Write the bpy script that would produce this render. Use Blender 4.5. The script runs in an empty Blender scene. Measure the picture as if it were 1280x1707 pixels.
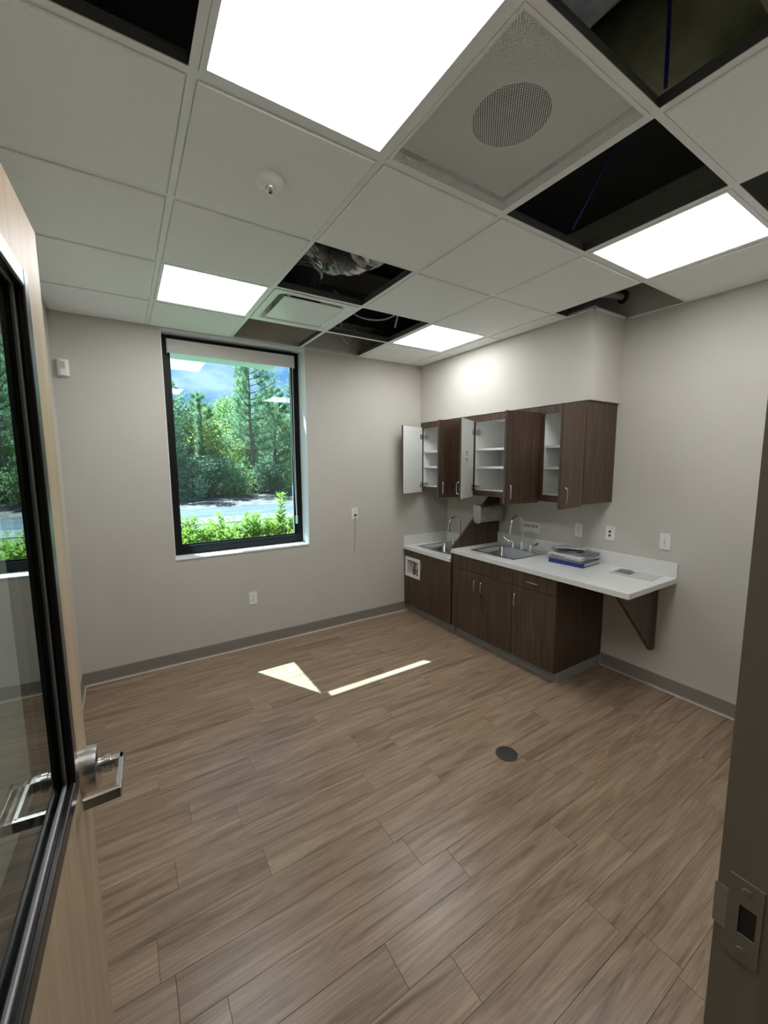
import bpy, bmesh, math, random
from mathutils import Vector, Matrix
random.seed(7)
SC = bpy.context.scene
COL = SC.collection
PI = math.pi

# ------------------------------------------------------------------ camera
cam_d = bpy.data.cameras.new('camera'); cam = bpy.data.objects.new('camera', cam_d); COL.objects.link(cam)
cam_d.sensor_fit = 'HORIZONTAL'; cam_d.sensor_width = 36.0; cam_d.lens = 680.27 / 1280 * 36; cam_d.clip_start = 0.02
yaw, pitch, roll = 0.5677, -0.1191, -0.0060
fw = Vector((math.sin(yaw)*math.cos(pitch), math.cos(yaw)*math.cos(pitch), math.sin(pitch)))
r0 = Vector((math.cos(yaw), -math.sin(yaw), 0)); u0 = r0.cross(fw)
rr = math.cos(roll)*r0 + math.sin(roll)*u0; uu = -math.sin(roll)*r0 + math.cos(roll)*u0
cam.matrix_world = Matrix(((rr.x, uu.x, -fw.x, -3.2643), (rr.y, uu.y, -fw.y, -3.7037), (rr.z, uu.z, -fw.z, 1.677), (0, 0, 0, 1)))
SC.camera = cam
SC.view_settings.view_transform = 'Standard'; SC.view_settings.look = 'None'
SC.view_settings.gamma = 1.0; SC.view_settings.use_curve_mapping = False
SC.view_settings.exposure = 0.42
PANEL = 11.3          # radiance of the ceiling light diffusers
SUN = 25.0

# ------------------------------------------------------------------ sky and sun
W = bpy.data.worlds.new('sky'); SC.world = W; W.use_nodes = True
nt = W.node_tree; nt.nodes.clear()
def wn(t, **k):
    n = nt.nodes.new(t)
    for a, b in k.items(): setattr(n, a, b)
    return n
tc = wn('ShaderNodeTexCoord'); sep = wn('ShaderNodeSeparateXYZ'); nt.links.new(tc.outputs['Generated'], sep.inputs[0])
rmp = wn('ShaderNodeValToRGB'); nt.links.new(sep.outputs['Z'], rmp.inputs[0])
rmp.color_ramp.elements[0].position = 0.0; rmp.color_ramp.elements[0].color = (0.36, 0.58, 0.86, 1)
rmp.color_ramp.elements[1].position = 0.7; rmp.color_ramp.elements[1].color = (0.08, 0.22, 0.62, 1)
mp = wn('ShaderNodeMapping'); mp.inputs['Scale'].default_value = (3.0, 3.0, 6.0); mp.inputs['Location'].default_value = (0.35, 0.1, 0.2)
nt.links.new(tc.outputs['Generated'], mp.inputs[0])
nz = wn('ShaderNodeTexNoise'); nz.inputs['Scale'].default_value = 1.6; nz.inputs['Detail'].default_value = 8; nz.inputs['Roughness'].default_value = 0.6
nt.links.new(mp.outputs[0], nz.inputs['Vector'])
cr = wn('ShaderNodeValToRGB'); cr.color_ramp.elements[0].position = 0.44; cr.color_ramp.elements[1].position = 0.62
nt.links.new(nz.outputs['Fac'], cr.inputs[0])
mx = wn('ShaderNodeMixRGB'); mx.inputs[2].default_value = (0.95, 0.97, 1.0, 1)
nt.links.new(cr.outputs[0], mx.inputs[0]); nt.links.new(rmp.outputs[0], mx.inputs[1])
bg = wn('ShaderNodeBackground'); bg.inputs['Strength'].default_value = 0.95
wo = wn('ShaderNodeOutputWorld'); nt.links.new(mx.outputs[0], bg.inputs[0]); nt.links.new(bg.outputs[0], wo.inputs[0])
sd = bpy.data.lights.new('sun', 'SUN'); sun = bpy.data.objects.new('sun', sd); COL.objects.link(sun)
sd.energy = SUN; sd.angle = 0.006; sd.color = (1.0, 0.99, 0.97)
sun.rotation_euler = Vector((0.54, -1.0, -1.8)).to_track_quat('-Z', 'Y').to_euler(); sun.location = (-6, 8, 12)

# ------------------------------------------------------------------ materials
def mat(name, col, rough=0.5, metal=0.0, spec=0.5):
    m = bpy.data.materials.new(name); m.use_nodes = True
    b = m.node_tree.nodes['Principled BSDF']
    b.inputs['Base Color'].default_value = (*col, 1); b.inputs['Roughness'].default_value = rough
    b.inputs['Metallic'].default_value = metal; b.inputs['Specular IOR Level'].default_value = spec
    return m
def noise_mat(name, stops, scale=(1, 1, 1), nscale=5, detail=6, rough=0.5, bump=0.0, bump_dist=0.002, dist=0.0, metal=0.0, spec=0.5, rnd=0.0, nrough=0.55, fine=None):
    m = mat(name, stops[0][1], rough, metal, spec); t = m.node_tree; L = t.links; b = t.nodes['Principled BSDF']
    tcn = t.nodes.new('ShaderNodeTexCoord'); mpn = t.nodes.new('ShaderNodeMapping'); mpn.inputs['Scale'].default_value = scale
    vec = tcn.outputs['Object']
    if rnd:
        oi = t.nodes.new('ShaderNodeObjectInfo'); va = t.nodes.new('ShaderNodeVectorMath'); va.operation = 'MULTIPLY_ADD'
        cmb = t.nodes.new('ShaderNodeCombineXYZ')
        for i in range(3): L.new(oi.outputs['Random'], cmb.inputs[i])
        va.inputs[1].default_value = (37.0, 53.0, 71.0); L.new(cmb.outputs[0], va.inputs[0]); L.new(vec, va.inputs[2]); vec = va.outputs[0]
    L.new(vec, mpn.inputs[0])
    n = t.nodes.new('ShaderNodeTexNoise'); n.inputs['Scale'].default_value = nscale; n.inputs['Detail'].default_value = detail
    n.inputs['Roughness'].default_value = nrough; n.inputs['Distortion'].default_value = dist
    L.new(mpn.outputs[0], n.inputs['Vector'])
    r = t.nodes.new('ShaderNodeValToRGB'); e = r.color_ramp.elements
    while len(e) < len(stops): e.new(0.5)
    for i, (p, c) in enumerate(stops): e[i].position = p; e[i].color = (*c, 1)
    L.new(n.outputs['Fac'], r.inputs[0]); out = r.outputs[0]
    if rnd:
        hs = t.nodes.new('ShaderNodeHueSaturation'); mr = t.nodes.new('ShaderNodeMapRange')
        mr.inputs['To Min'].default_value = 1 - rnd; mr.inputs['To Max'].default_value = 1 + rnd
        L.new(oi.outputs['Random'], mr.inputs['Value']); L.new(mr.outputs[0], hs.inputs['Value']); L.new(out, hs.inputs['Color']); out = hs.outputs[0]
    if fine:
        mp2 = t.nodes.new('ShaderNodeMapping'); mp2.inputs['Scale'].default_value = fine[0]; L.new(vec, mp2.inputs[0])
        n2 = t.nodes.new('ShaderNodeTexNoise'); n2.inputs['Scale'].default_value = fine[1]; n2.inputs['Detail'].default_value = 3; L.new(mp2.outputs[0], n2.inputs['Vector'])
        r2 = t.nodes.new('ShaderNodeValToRGB'); r2.color_ramp.elements[0].position = fine[2]; r2.color_ramp.elements[1].position = fine[3]
        r2.color_ramp.elements[0].color = (*fine[4], 1); r2.color_ramp.elements[1].color = (1, 1, 1, 1); L.new(n2.outputs['Fac'], r2.inputs[0])
        mu = t.nodes.new('ShaderNodeMixRGB'); mu.blend_type = 'MULTIPLY'; mu.inputs[0].default_value = 1
        L.new(out, mu.inputs[1]); L.new(r2.outputs[0], mu.inputs[2]); out = mu.outputs[0]
    L.new(out, b.inputs['Base Color'])
    if bump:
        bn = t.nodes.new('ShaderNodeBump'); bn.inputs['Strength'].default_value = bump; bn.inputs['Distance'].default_value = bump_dist
        L.new(n.outputs['Fac'], bn.inputs['Height']); L.new(bn.outputs[0], b.inputs['Normal'])
    return m
def emit(name, col, s):
    m = bpy.data.materials.new(name); m.use_nodes = True; t = m.node_tree; t.nodes.clear()
    e = t.nodes.new('ShaderNodeEmission'); e.inputs[0].default_value = (*col, 1); e.inputs[1].default_value = s
    o = t.nodes.new('ShaderNodeOutputMaterial'); t.links.new(e.outputs[0], o.inputs[0]); return m
def glass(name, tint, ior=1.5):
    m = bpy.data.materials.new(name); m.use_nodes = True; t = m.node_tree; t.nodes.clear()
    tr = t.nodes.new('ShaderNodeBsdfTransparent'); tr.inputs[0].default_value = (*tint, 1)
    gl = t.nodes.new('ShaderNodeBsdfGlossy'); gl.inputs['Roughness'].default_value = 0.0; gl.inputs[0].default_value = (0.95, 1, 0.98, 1)
    fr = t.nodes.new('ShaderNodeFresnel'); fr.inputs['IOR'].default_value = ior
    ge = t.nodes.new('ShaderNodeNewGeometry'); mr = t.nodes.new('ShaderNodeMapRange'); mr.inputs['To Min'].default_value = ior; mr.inputs['To Max'].default_value = 1/ior
    t.links.new(ge.outputs['Backfacing'], mr.inputs['Value']); t.links.new(mr.outputs[0], fr.inputs['IOR'])   # same Fresnel on both faces of the thin pane
    mixn = t.nodes.new('ShaderNodeMixShader'); o = t.nodes.new('ShaderNodeOutputMaterial')
    t.links.new(fr.outputs[0], mixn.inputs[0]); t.links.new(tr.outputs[0], mixn.inputs[1]); t.links.new(gl.outputs[0], mixn.inputs[2]); t.links.new(mixn.outputs[0], o.inputs[0])
    return m
def leafmat(name, c1, c2, trans=0.45):
    m = noise_mat(name, [(0.3, c1), (0.7, c2)], nscale=3.0, rough=0.6, rnd=0.12, spec=0.2)
    t = m.node_tree; b = t.nodes['Principled BSDF']; o = [n for n in t.nodes if n.type == 'OUTPUT_MATERIAL'][0]
    tl = t.nodes.new('ShaderNodeBsdfTranslucent'); src = b.inputs['Base Color'].links[0].from_socket
    t.links.new(src, tl.inputs[0]); ms = t.nodes.new('ShaderNodeMixShader'); ms.inputs[0].default_value = trans
    t.links.new(b.outputs[0], ms.inputs[1]); t.links.new(tl.outputs[0], ms.inputs[2]); t.links.new(ms.outputs[0], o.inputs[0]); return m

M = {}
M['wall'] = noise_mat('wall_paint', [(0.4, (0.545, 0.52, 0.468)), (0.6, (0.565, 0.54, 0.488))], nscale=2.0, rough=0.75, spec=0.25)
M['white_wall'] = mat('white_drywall', (0.72, 0.73, 0.72), 0.6)
M['tile'] = noise_mat('ceiling_tile', [(0.35, (0.83, 0.83, 0.82)), (0.65, (0.88, 0.88, 0.87))], nscale=160, detail=2, rough=0.9, bump=0.25, bump_dist=0.001, spec=0.1)
M['tee'] = mat('tee_white', (0.80, 0.80, 0.79), 0.4)
M['web'] = mat('tee_web', (0.12, 0.12, 0.115), 0.5, 0.4)
M['white'] = mat('white_plastic', (0.80, 0.80, 0.78), 0.35)
M['white_lam'] = mat('white_laminate', (0.80, 0.81, 0.78), 0.4)
M['metal_white'] = mat('white_metal', (0.78, 0.79, 0.79), 0.35)
M['walnut'] = noise_mat('walnut_laminate', [(0.28, (0.036, 0.020, 0.012)), (0.5, (0.080, 0.047, 0.030)), (0.75, (0.135, 0.084, 0.054))], scale=(9, 9, 0.45), nscale=4, detail=7, rough=0.42, nrough=0.65,
                      fine=((60, 60, 1.2), 4, 0.35, 0.6, (0.72, 0.70, 0.68)))
M['quartz'] = noise_mat('white_quartz', [(0.35, (0.72, 0.72, 0.69)), (0.6, (0.79, 0.79, 0.76))], nscale=120, detail=3, rough=0.22)
M['plank'] = noise_mat('floor_plank', [(0.26, (0.130, 0.082, 0.049)), (0.42, (0.245, 0.168, 0.108)), (0.56, (0.325, 0.233, 0.157)), (0.78, (0.42, 0.315, 0.222))], scale=(0.8, 8.0, 4.0), nscale=2.4, detail=7, dist=1.1, rough=0.32, nrough=0.62, rnd=0.07,
                     fine=((1.3, 60, 8), 3.0, 0.34, 0.56, (0.78, 0.74, 0.70)))
M['subfloor'] = mat('subfloor', (0.10, 0.075, 0.055), 0.8)
M['vinyl_base'] = mat('vinyl_cove_base', (0.235, 0.205, 0.180), 0.5)
M['kick'] = mat('kick_vinyl', (0.30, 0.31, 0.315), 0.35)
M['caulk'] = mat('caulk', (0.55, 0.50, 0.44), 0.6)
M['maple'] = noise_mat('maple_veneer', [(0.3, (0.38, 0.28, 0.175)), (0.7, (0.51, 0.395, 0.265))], scale=(8, 8, 0.6), nscale=3, detail=6, rough=0.45, dist=0.6, spec=0.35)
M['black'] = mat('black_frame', (0.006, 0.0055, 0.0055), 0.45, 0.0, 0.2)
M['bronze'] = mat('dark_bronze', (0.022, 0.018, 0.016), 0.3, 0.3)
M['chrome'] = mat('chrome', (0.78, 0.78, 0.78), 0.08, 1.0)
M['satin'] = mat('satin_nickel', (0.62, 0.61, 0.59), 0.26, 1.0)
M['steel'] = noise_mat('brushed_steel', [(0.4, (0.42, 0.42, 0.41)), (0.6, (0.55, 0.55, 0.54))], scale=(1, 30, 1), nscale=8, rough=0.3, metal=1.0)
M['dark'] = mat('dark_rubber', (0.02, 0.02, 0.02), 0.6)
M['slot'] = mat('slot_dark', (0.03, 0.03, 0.03), 0.6)
M['frame_paint'] = mat('door_frame_paint', (0.30, 0.265, 0.22), 0.4)
M['foil'] = noise_mat('foil_jacket', [(0.3, (0.55, 0.55, 0.55)), (0.7, (0.88, 0.88, 0.87))], nscale=14, rough=0.3, metal=1.0, bump=1.0, bump_dist=0.02)
M['galv'] = noise_mat('galvanised', [(0.4, (0.26, 0.30, 0.32)), (0.6, (0.36, 0.40, 0.42))], nscale=18, rough=0.4, metal=0.7)
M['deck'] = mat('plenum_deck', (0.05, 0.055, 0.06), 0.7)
M['plenum'] = noise_mat('plenum_gypsum', [(0.4, (0.24, 0.23, 0.215)), (0.6, (0.30, 0.285, 0.27))], nscale=3, rough=0.8)
M['insul'] = noise_mat('duct_wrap', [(0.3, (0.16, 0.17, 0.09)), (0.7, (0.30, 0.30, 0.20))], nscale=8, rough=0.6)
M['blue_cable'] = mat('blue_cable', (0.012, 0.016, 0.14), 0.4)
M['grey_cable'] = mat('grey_cable', (0.45, 0.42, 0.42), 0.5)
M['glass'] = glass('window_glass', (0.73, 0.915, 0.98))
M['door_glass'] = glass('door_glass', (0.62, 0.67, 0.66), 1.65)
M['shade'] = mat('roller_shade_fabric', (0.62, 0.60, 0.56), 0.7)
M['binder'] = mat('blue_binder', (0.010, 0.026, 0.19), 0.35)
M['paper'] = mat('paper', (0.75, 0.75, 0.73), 0.6)
M['paper2'] = mat('grey_paper', (0.52, 0.52, 0.53), 0.5)
M['ink'] = mat('ink', (0.03, 0.03, 0.04), 0.6)
M['mag_blue'] = mat('cover_blue_grey', (0.09, 0.13, 0.26), 0.35)
M['mag_grey'] = mat('cover_grey', (0.20, 0.19, 0.19), 0.35)
M['mauve'] = mat('card_mauve', (0.17, 0.15, 0.165), 0.5)
M['sleeve'] = mat('plastic_sleeve', (0.56, 0.56, 0.545), 0.2)
M['drain'] = mat('drain_bronze', (0.075, 0.066, 0.050), 0.45, 0.6)
M['copper'] = mat('valve_body', (0.30, 0.14, 0.10), 0.4, 0.5)
M['red'] = mat('red_insert', (0.20, 0.03, 0.025), 0.5)
M['diffuser_light'] = emit('light_diffuser', (0.97, 0.985, 1.0), PANEL)
M['concrete'] = noise_mat('concrete_road', [(0.4, (0.12, 0.123, 0.13)), (0.6, (0.16, 0.163, 0.17))], nscale=1.5, rough=0.8)
M['asphalt'] = noise_mat('asphalt', [(0.35, (0.045, 0.048, 0.058)), (0.65, (0.085, 0.09, 0.10))], scale=(0.5, 2, 1), nscale=1.0, rough=0.8)
M['litter'] = noise_mat('leaf_litter', [(0.3, (0.05, 0.036, 0.028)), (0.5, (0.12, 0.088, 0.07)), (0.7, (0.21, 0.165, 0.135))], nscale=3.0, detail=9, rough=0.9)
M['soil'] = noise_mat('lawn_soil', [(0.3, (0.07, 0.10, 0.03)), (0.7, (0.15, 0.19, 0.06))], nscale=4, rough=0.9)
M['bark'] = noise_mat('bark', [(0.3, (0.10, 0.075, 0.06)), (0.7, (0.24, 0.19, 0.16))], scale=(6, 6, 1.5), nscale=4, rough=0.9)
M['pine'] = leafmat('pine_needles', (0.19, 0.30, 0.15), (0.36, 0.47, 0.26), 0.45)
M['leaf_mid'] = leafmat('mid_green_leaves', (0.20, 0.31, 0.11), (0.38, 0.48, 0.18), 0.45)
M['leaf_yel'] = leafmat('yellow_green_leaves', (0.34, 0.40, 0.11), (0.52, 0.56, 0.18), 0.45)
M['leaf_dark'] = leafmat('dark_green_leaves', (0.14, 0.23, 0.13), (0.27, 0.37, 0.22), 0.42)
M['hedge'] = leafmat('hedge_leaves', (0.20, 0.32, 0.035), (0.35, 0.45, 0.07), 0.4)
M['brick'] = noise_mat('exterior_render', [(0.4, (0.30, 0.27, 0.24)), (0.6, (0.36, 0.32, 0.29))], nscale=5, rough=0.9)
M['bluegrey_metal'] = mat('canopy_metal', (0.42, 0.47, 0.50), 0.45, 0.3)
# perforated sheet: real see-through holes, laid out in the panel's own coordinates
def perforated():
    m = mat('perforated_sheet', (0.70, 0.70, 0.68), 0.45); t = m.node_tree; L = t.links; b = t.nodes['Principled BSDF']
    o = [n for n in t.nodes if n.type == 'OUTPUT_MATERIAL'][0]
    tcn = t.nodes.new('ShaderNodeTexCoord'); mpn = t.nodes.new('ShaderNodeMapping'); mpn.inputs['Rotation'].default_value = (0, 0, PI/4)
    mpn.inputs['Scale'].default_value = (150, 150, 0); L.new(tcn.outputs['Object'], mpn.inputs[0])
    fr = t.nodes.new('ShaderNodeVectorMath'); fr.operation = 'FRACTION'; L.new(mpn.outputs[0], fr.inputs[0])
    su = t.nodes.new('ShaderNodeVectorMath'); su.operation = 'SUBTRACT'; su.inputs[1].default_value = (0.5, 0.5, 0); L.new(fr.outputs[0], su.inputs[0])
    ln = t.nodes.new('ShaderNodeVectorMath'); ln.operation = 'LENGTH'; L.new(su.outputs[0], ln.inputs[0])
    lt = t.nodes.new('ShaderNodeMath'); lt.operation = 'LESS_THAN'; lt.inputs[1].default_value = 0.37; L.new(ln.outputs['Value'], lt.inputs[0])
    tr = t.nodes.new('ShaderNodeBsdfTransparent'); ms = t.nodes.new('ShaderNodeMixShader')
    L.new(lt.outputs[0], ms.inputs[0]); L.new(b.outputs[0], ms.inputs[1]); L.new(tr.outputs[0], ms.inputs[2]); L.new(ms.outputs[0], o.inputs[0]); return m
M['perf'] = perforated()

# ------------------------------------------------------------------ mesh helpers
class MB:
    def __init__(s, mtx=None): s.v = []; s.f = []; s.mi = []; s.m = mtx; s.cur = 0; s.smooth = False; s.bev = 0
    def P(s, p):
        p = Vector(p); return s.m @ p if s.m else p
    def add(s, vs, fs):
        o = len(s.v); s.v += [s.P(p) for p in vs]; s.f += [tuple(i + o for i in f) for f in fs]; s.mi += [s.cur]*len(fs); return s
    def box(s, x0, x1, y0, y1, z0, z1):
        x0, x1 = min(x0, x1), max(x0, x1); y0, y1 = min(y0, y1), max(y0, y1); z0, z1 = min(z0, z1), max(z0, z1)
        return s.add([(x0,y0,z0),(x1,y0,z0),(x1,y1,z0),(x0,y1,z0),(x0,y0,z1),(x1,y0,z1),(x1,y1,z1),(x0,y1,z1)],
                     [(0,3,2,1),(4,5,6,7),(0,1,5,4),(1,2,6,5),(2,3,7,6),(3,0,4,7)])
    def prism(s, poly, axis, a, b):      # poly: 2-D points in the other two axes (cyclic order), extruded from a to b
        n = len(poly)
        def pt(q, w): return (w, q[0], q[1]) if axis == 0 else ((q[0], w, q[1]) if axis == 1 else (q[0], q[1], w))
        vs = [pt(q, a) for q in poly] + [pt(q, b) for q in poly]
        return s.add(vs, [tuple(range(n))[::-1], tuple(range(n, 2*n))] + [(i, (i+1) % n, n+(i+1) % n, n+i) for i in range(n)])
    def tube(s, pts, r, n=10, cap=True):
        pts = [Vector(p) for p in pts]; rs = r if isinstance(r, (list, tuple)) else [r]*len(pts)
        T = [(pts[min(i+1, len(pts)-1)] - pts[max(i-1, 0)]).normalized() for i in range(len(pts))]
        a = Vector((0, 0, 1)) if abs(T[0].z) < 0.9 else Vector((1, 0, 0)); nrm = (a - T[0]*a.dot(T[0])).normalized()
        vs = []; fs = []
        for i, p in enumerate(pts):
            nrm = (nrm - T[i]*nrm.dot(T[i])).normalized(); bi = T[i].cross(nrm)
            for k in range(n):
                t = 2*PI*k/n; vs.append(p + rs[i]*(math.cos(t)*nrm + math.sin(t)*bi))
        for i in range(len(pts)-1):
            for k in range(n): fs.append((i*n+k, i*n+(k+1) % n, (i+1)*n+(k+1) % n, (i+1)*n+k))
        if cap: fs += [tuple(range(n))[::-1], tuple(range((len(pts)-1)*n, len(pts)*n))]
        s.smooth = True
        return s.add(vs, fs)
    def lathe(s, prof, c=(0, 0, 0), axis=(0, 0, 1), n=24, cap=True):   # prof: (radius, height) along axis
        ax = Vector(axis).normalized(); a = Vector((1, 0, 0)) if abs(ax.x) < 0.9 else Vector((0, 1, 0))
        e1 = (a - ax*a.dot(ax)).normalized(); e2 = ax.cross(e1); c = Vector(c); vs = []; fs = []
        for (r, h) in prof:
            for k in range(n): t = 2*PI*k/n; vs.append(c + ax*h + r*(math.cos(t)*e1 + math.sin(t)*e2))
        for i in range(len(prof)-1):
            for k in range(n): fs.append((i*n+k, i*n+(k+1) % n, (i+1)*n+(k+1) % n, (i+1)*n+k))
        if cap: fs += [tuple(range(n))[::-1], tuple(range((len(prof)-1)*n, len(prof)*n))]
        return s.add(vs, fs)
def wloc(o):
    v = Vector((0, 0, 0))
    while o: v += o.location; o = o.parent
    return v
def obj(name, mb, mats, parent=None, loc=None, bev=0.0, smooth=None):
    """one mesh object from world-coordinate geometry; origin = loc (world) or the parent's origin"""
    org = Vector(loc) if loc is not None else (wloc(parent) if parent else Vector((0, 0, 0)))
    me = bpy.data.meshes.new(name); me.from_pydata([tuple(p - org) for p in mb.v], [], mb.f)
    mats = mats if isinstance(mats, (list, tuple)) else [mats]
    for m in mats: me.materials.append(M[m] if isinstance(m, str) else m)
    for p, i in zip(me.polygons, mb.mi): p.material_index = i
    bm = bmesh.new(); bm.from_mesh(me); bmesh.ops.recalc_face_normals(bm, faces=bm.faces)
    if bev: bmesh.ops.bevel(bm, geom=list(bm.edges), offset=bev, segments=2, profile=0.5, affect='EDGES', clamp_overlap=True)
    bm.to_mesh(me); bm.free()
    sm = mb.smooth if smooth is None else smooth
    if sm:
        me.shade_smooth(); me.set_sharp_from_angle(angle=math.radians(40))
    o = bpy.data.objects.new(name, me); COL.objects.link(o)
    if parent: o.parent = parent; o.location = org - wloc(parent)
    else: o.location = org
    return o
def thing(name, label, cat, loc=(0, 0, 0), group=None):
    o = bpy.data.objects.new(name, None); COL.objects.link(o); o.location = loc; o.empty_display_size = 0.05
    return tag(o, label, cat, group)
def tag(o, label, cat, group=None):
    o['label'] = label; o['category'] = cat
    if group: o['group'] = group
    return o
def struct(o, label, cat):
    o['kind'] = 'structure'; o['label'] = label; o['category'] = cat; return o
def B(*a): return MB().box(*a)
def arc(c, e1, e2, r, a0, a1, n):
    c, e1, e2 = Vector(c), Vector(e1), Vector(e2)
    return [c + r*(math.cos(a0+(a1-a0)*i/n)*e1 + math.sin(a0+(a1-a0)*i/n)*e2) for i in range(n+1)]
def frame_mtx(o, u, n):      # local x = u, local z = up, local y = n (out of the wall)
    u = Vector(u); n = Vector(n); o = Vector(o)
    return Matrix(((u.x, n.x, 0, o.x), (u.y, n.y, 0, o.y), (u.z, n.z, 1, o.z), (0, 0, 0, 1)))

# ------------------------------------------------------------------ dimensions
H = 2.736                  # ceiling
XL, YF = -3.625, -3.51      # left and front wall
TOP = 3.55                 # deck above the plenum
YE = 0.357                 # outer face of the back wall
WX0, WX1, WZ0, WZ1 = -2.945, -1.765, 0.89, 2.728   # window recess
DX0, DX1, DZ = -3.428, -2.53, 2.150                 # door opening
G = 0.6096
GX = [-0.5897 - G*(4 - c) for c in range(0, 5)]    # tee lines across
GY = {r: -0.5512 - G*(3 - r) for r in range(-1, 4)}

# ------------------------------------------------------------------ walls
mb = MB(); mb.box(XL-.12, WX0, 0, YE, -.15, TOP); mb.box(WX1, .12, 0, YE, -.15, TOP); mb.box(WX0, WX1, 0, YE, -.15, WZ0); mb.box(WX0, WX1, 0, YE, WZ1, TOP)
struct(obj('wall_back', mb, 'wall'), 'warm grey painted wall with the window in it', 'wall')
struct(obj('wall_right', B(0, .12, YF-.14, 0, 0, TOP), 'wall'), 'warm grey painted wall behind the cabinets', 'wall')
struct(obj('wall_left', B(XL-.12, XL, YF-.14, 0, 0, TOP), 'wall'), 'warm grey painted wall behind the open door', 'wall')
mb = MB(); mb.box(XL, DX0-.05, YF-.14, YF, 0, TOP); mb.box(DX1+.05, 0, YF-.14, YF, 0, TOP); mb.box(DX0-.05, DX1+.05, YF-.14, YF, DZ+.05, TOP)
struct(obj('wall_front', mb, 'wall'), 'grey painted wall with the doorway in it', 'wall')
SX, SY, SZ = -.4105, -1.9735, 2.121
mb = MB(); mb.box(SX, 0, SY, 0, SZ, H+.02)
struct(obj('wall_soffit', mb, 'wall'), 'boxed grey soffit above the wall cabinets', 'wall')
# corridor behind the camera and the deck over everything
mb = MB(); mb.box(-5.6, -5.5, -5.6, YF-.14, 0, 2.8); mb.box(.4, .5, -5.6, YF-.14, 0, 2.8); mb.box(-5.5, .4, -5.6, -5.5, 0, 2.8)
mb.box(-5.5, XL-.12, YF-.14, YF-.04, 0, 2.8); mb.box(.12, .4, YF-.14, YF-.04, 0, 2.8)
struct(obj('wall_corridor', mb, 'wall'), 'plain grey walls of the corridor outside the doorway', 'wall')
struct(obj('ceiling_corridor', B(-5.6, .5, -5.6, YF-.14, 2.8, 2.9), 'tile'), 'white ceiling of the corridor outside the doorway', 'ceiling')
struct(obj('floor_corridor', B(-5.6, .5, -5.6, YF-.05, -.05, -.002), 'subfloor'), 'brown floor of the corridor outside the doorway', 'floor')
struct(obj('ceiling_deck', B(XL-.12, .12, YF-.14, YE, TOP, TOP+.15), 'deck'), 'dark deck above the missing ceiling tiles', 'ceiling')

# ------------------------------------------------------------------ floor and planks
fl = struct(obj('floor', B(XL, 0, YF-.05, 0, -.06, -.004), 'subfloor'), 'wood-look plank floor in greyish tan', 'floor')
PW, PLN = 0.1502, 0.9144
pm = {}
def plank(x0, x1, y0, y1):
    k = (round(x1-x0, 3), round(y1-y0, 3))
    if k not in pm:
        a, b, g, c = k[0]/2, k[1]/2, .00025, .0008
        m = MB(); vs = []
        for (z, i) in ((-.004, g), (-c, g), (0, g+c)):
            vs += [(-a+i, -b+i, z), (a-i, -b+i, z), (a-i, b-i, z), (-a+i, b-i, z)]
        m.add(vs, [(3,2,1,0), (8,9,10,11)] + [(r*4+j, r*4+(j+1) % 4, r*4+4+(j+1) % 4, r*4+4+j) for r in (0, 1) for j in range(4)])
        me = bpy.data.meshes.new('plank'); me.from_pydata([tuple(v) for v in m.v], [], m.f); me.materials.append(M['plank']); pm[k] = me
    o = bpy.data.objects.new('plank', pm[k]); COL.objects.link(o); o.parent = fl; o.location = ((x0+x1)/2, (y0+y1)/2, 0)
ends = {}   # row index -> one joint position read from the floor
for y, x in ((-2.57, -2.183), (-2.72, -2.602), (-2.87, -2.430), (-3.33, -1.843), (-2.05, -1.946), (-3.02, -1.872), (-1.98, -3.19)):
    ends[round((-2.5 - y)/PW - .5)] = x
for r in range(-17, 8):
    y1 = min(-2.5 - r*PW, 0); y0 = max(-2.5 - (r+1)*PW, YF-.05)
    if y1 - y0 < .005: continue
    random.seed(100 + r); x = ends.get(r, -3.6 + random.random()*PLN)
    while x > XL: x -= PLN
    while x < 0:
        a, b = max(x, XL), min(x+PLN, 0)
        if b - a > .01: plank(a, b, y0, y1)
        x += PLN
random.seed(11)

# ------------------------------------------------------------------ cove base
prof = [(0, 0), (.014, 0), (.014, .003), (.006, .012), (.005, .098), (.003, .102), (0, .102)]     # (out of wall, up)
def base_run(name, axis, wallpos, sgn, a, b, label):
    if axis == 0: poly = [(wallpos + sgn*o, z) for o, z in prof]       # runs along X, wall at Y = wallpos
    else: poly = [(wallpos + sgn*o, z) for o, z in prof]
    m = MB().prism(poly, axis, a, b); o = struct(obj(name, m, 'vinyl_base'), label, 'baseboard')
    c = MB().prism([(wallpos + sgn*.013, 0), (wallpos + sgn*.020, 0), (wallpos + sgn*.014, .004)], axis, a, b); obj('caulk_line', c, 'caulk', o)
base_run('baseboard_back', 0, 0, -1, XL, -.60, 'grey-brown vinyl cove base under the window wall')
base_run('baseboard_right', 1, 0, -1, YF, -1.94, 'grey-brown vinyl cove base on the wall beyond the cabinets')
base_run('baseboard_left', 1, XL, 1, YF, 0, 'grey-brown vinyl cove base behind the open door')
base_run('baseboard_front', 0, YF, 1, DX1+.06, 0, 'grey-brown vinyl cove base beside the doorway')

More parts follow.
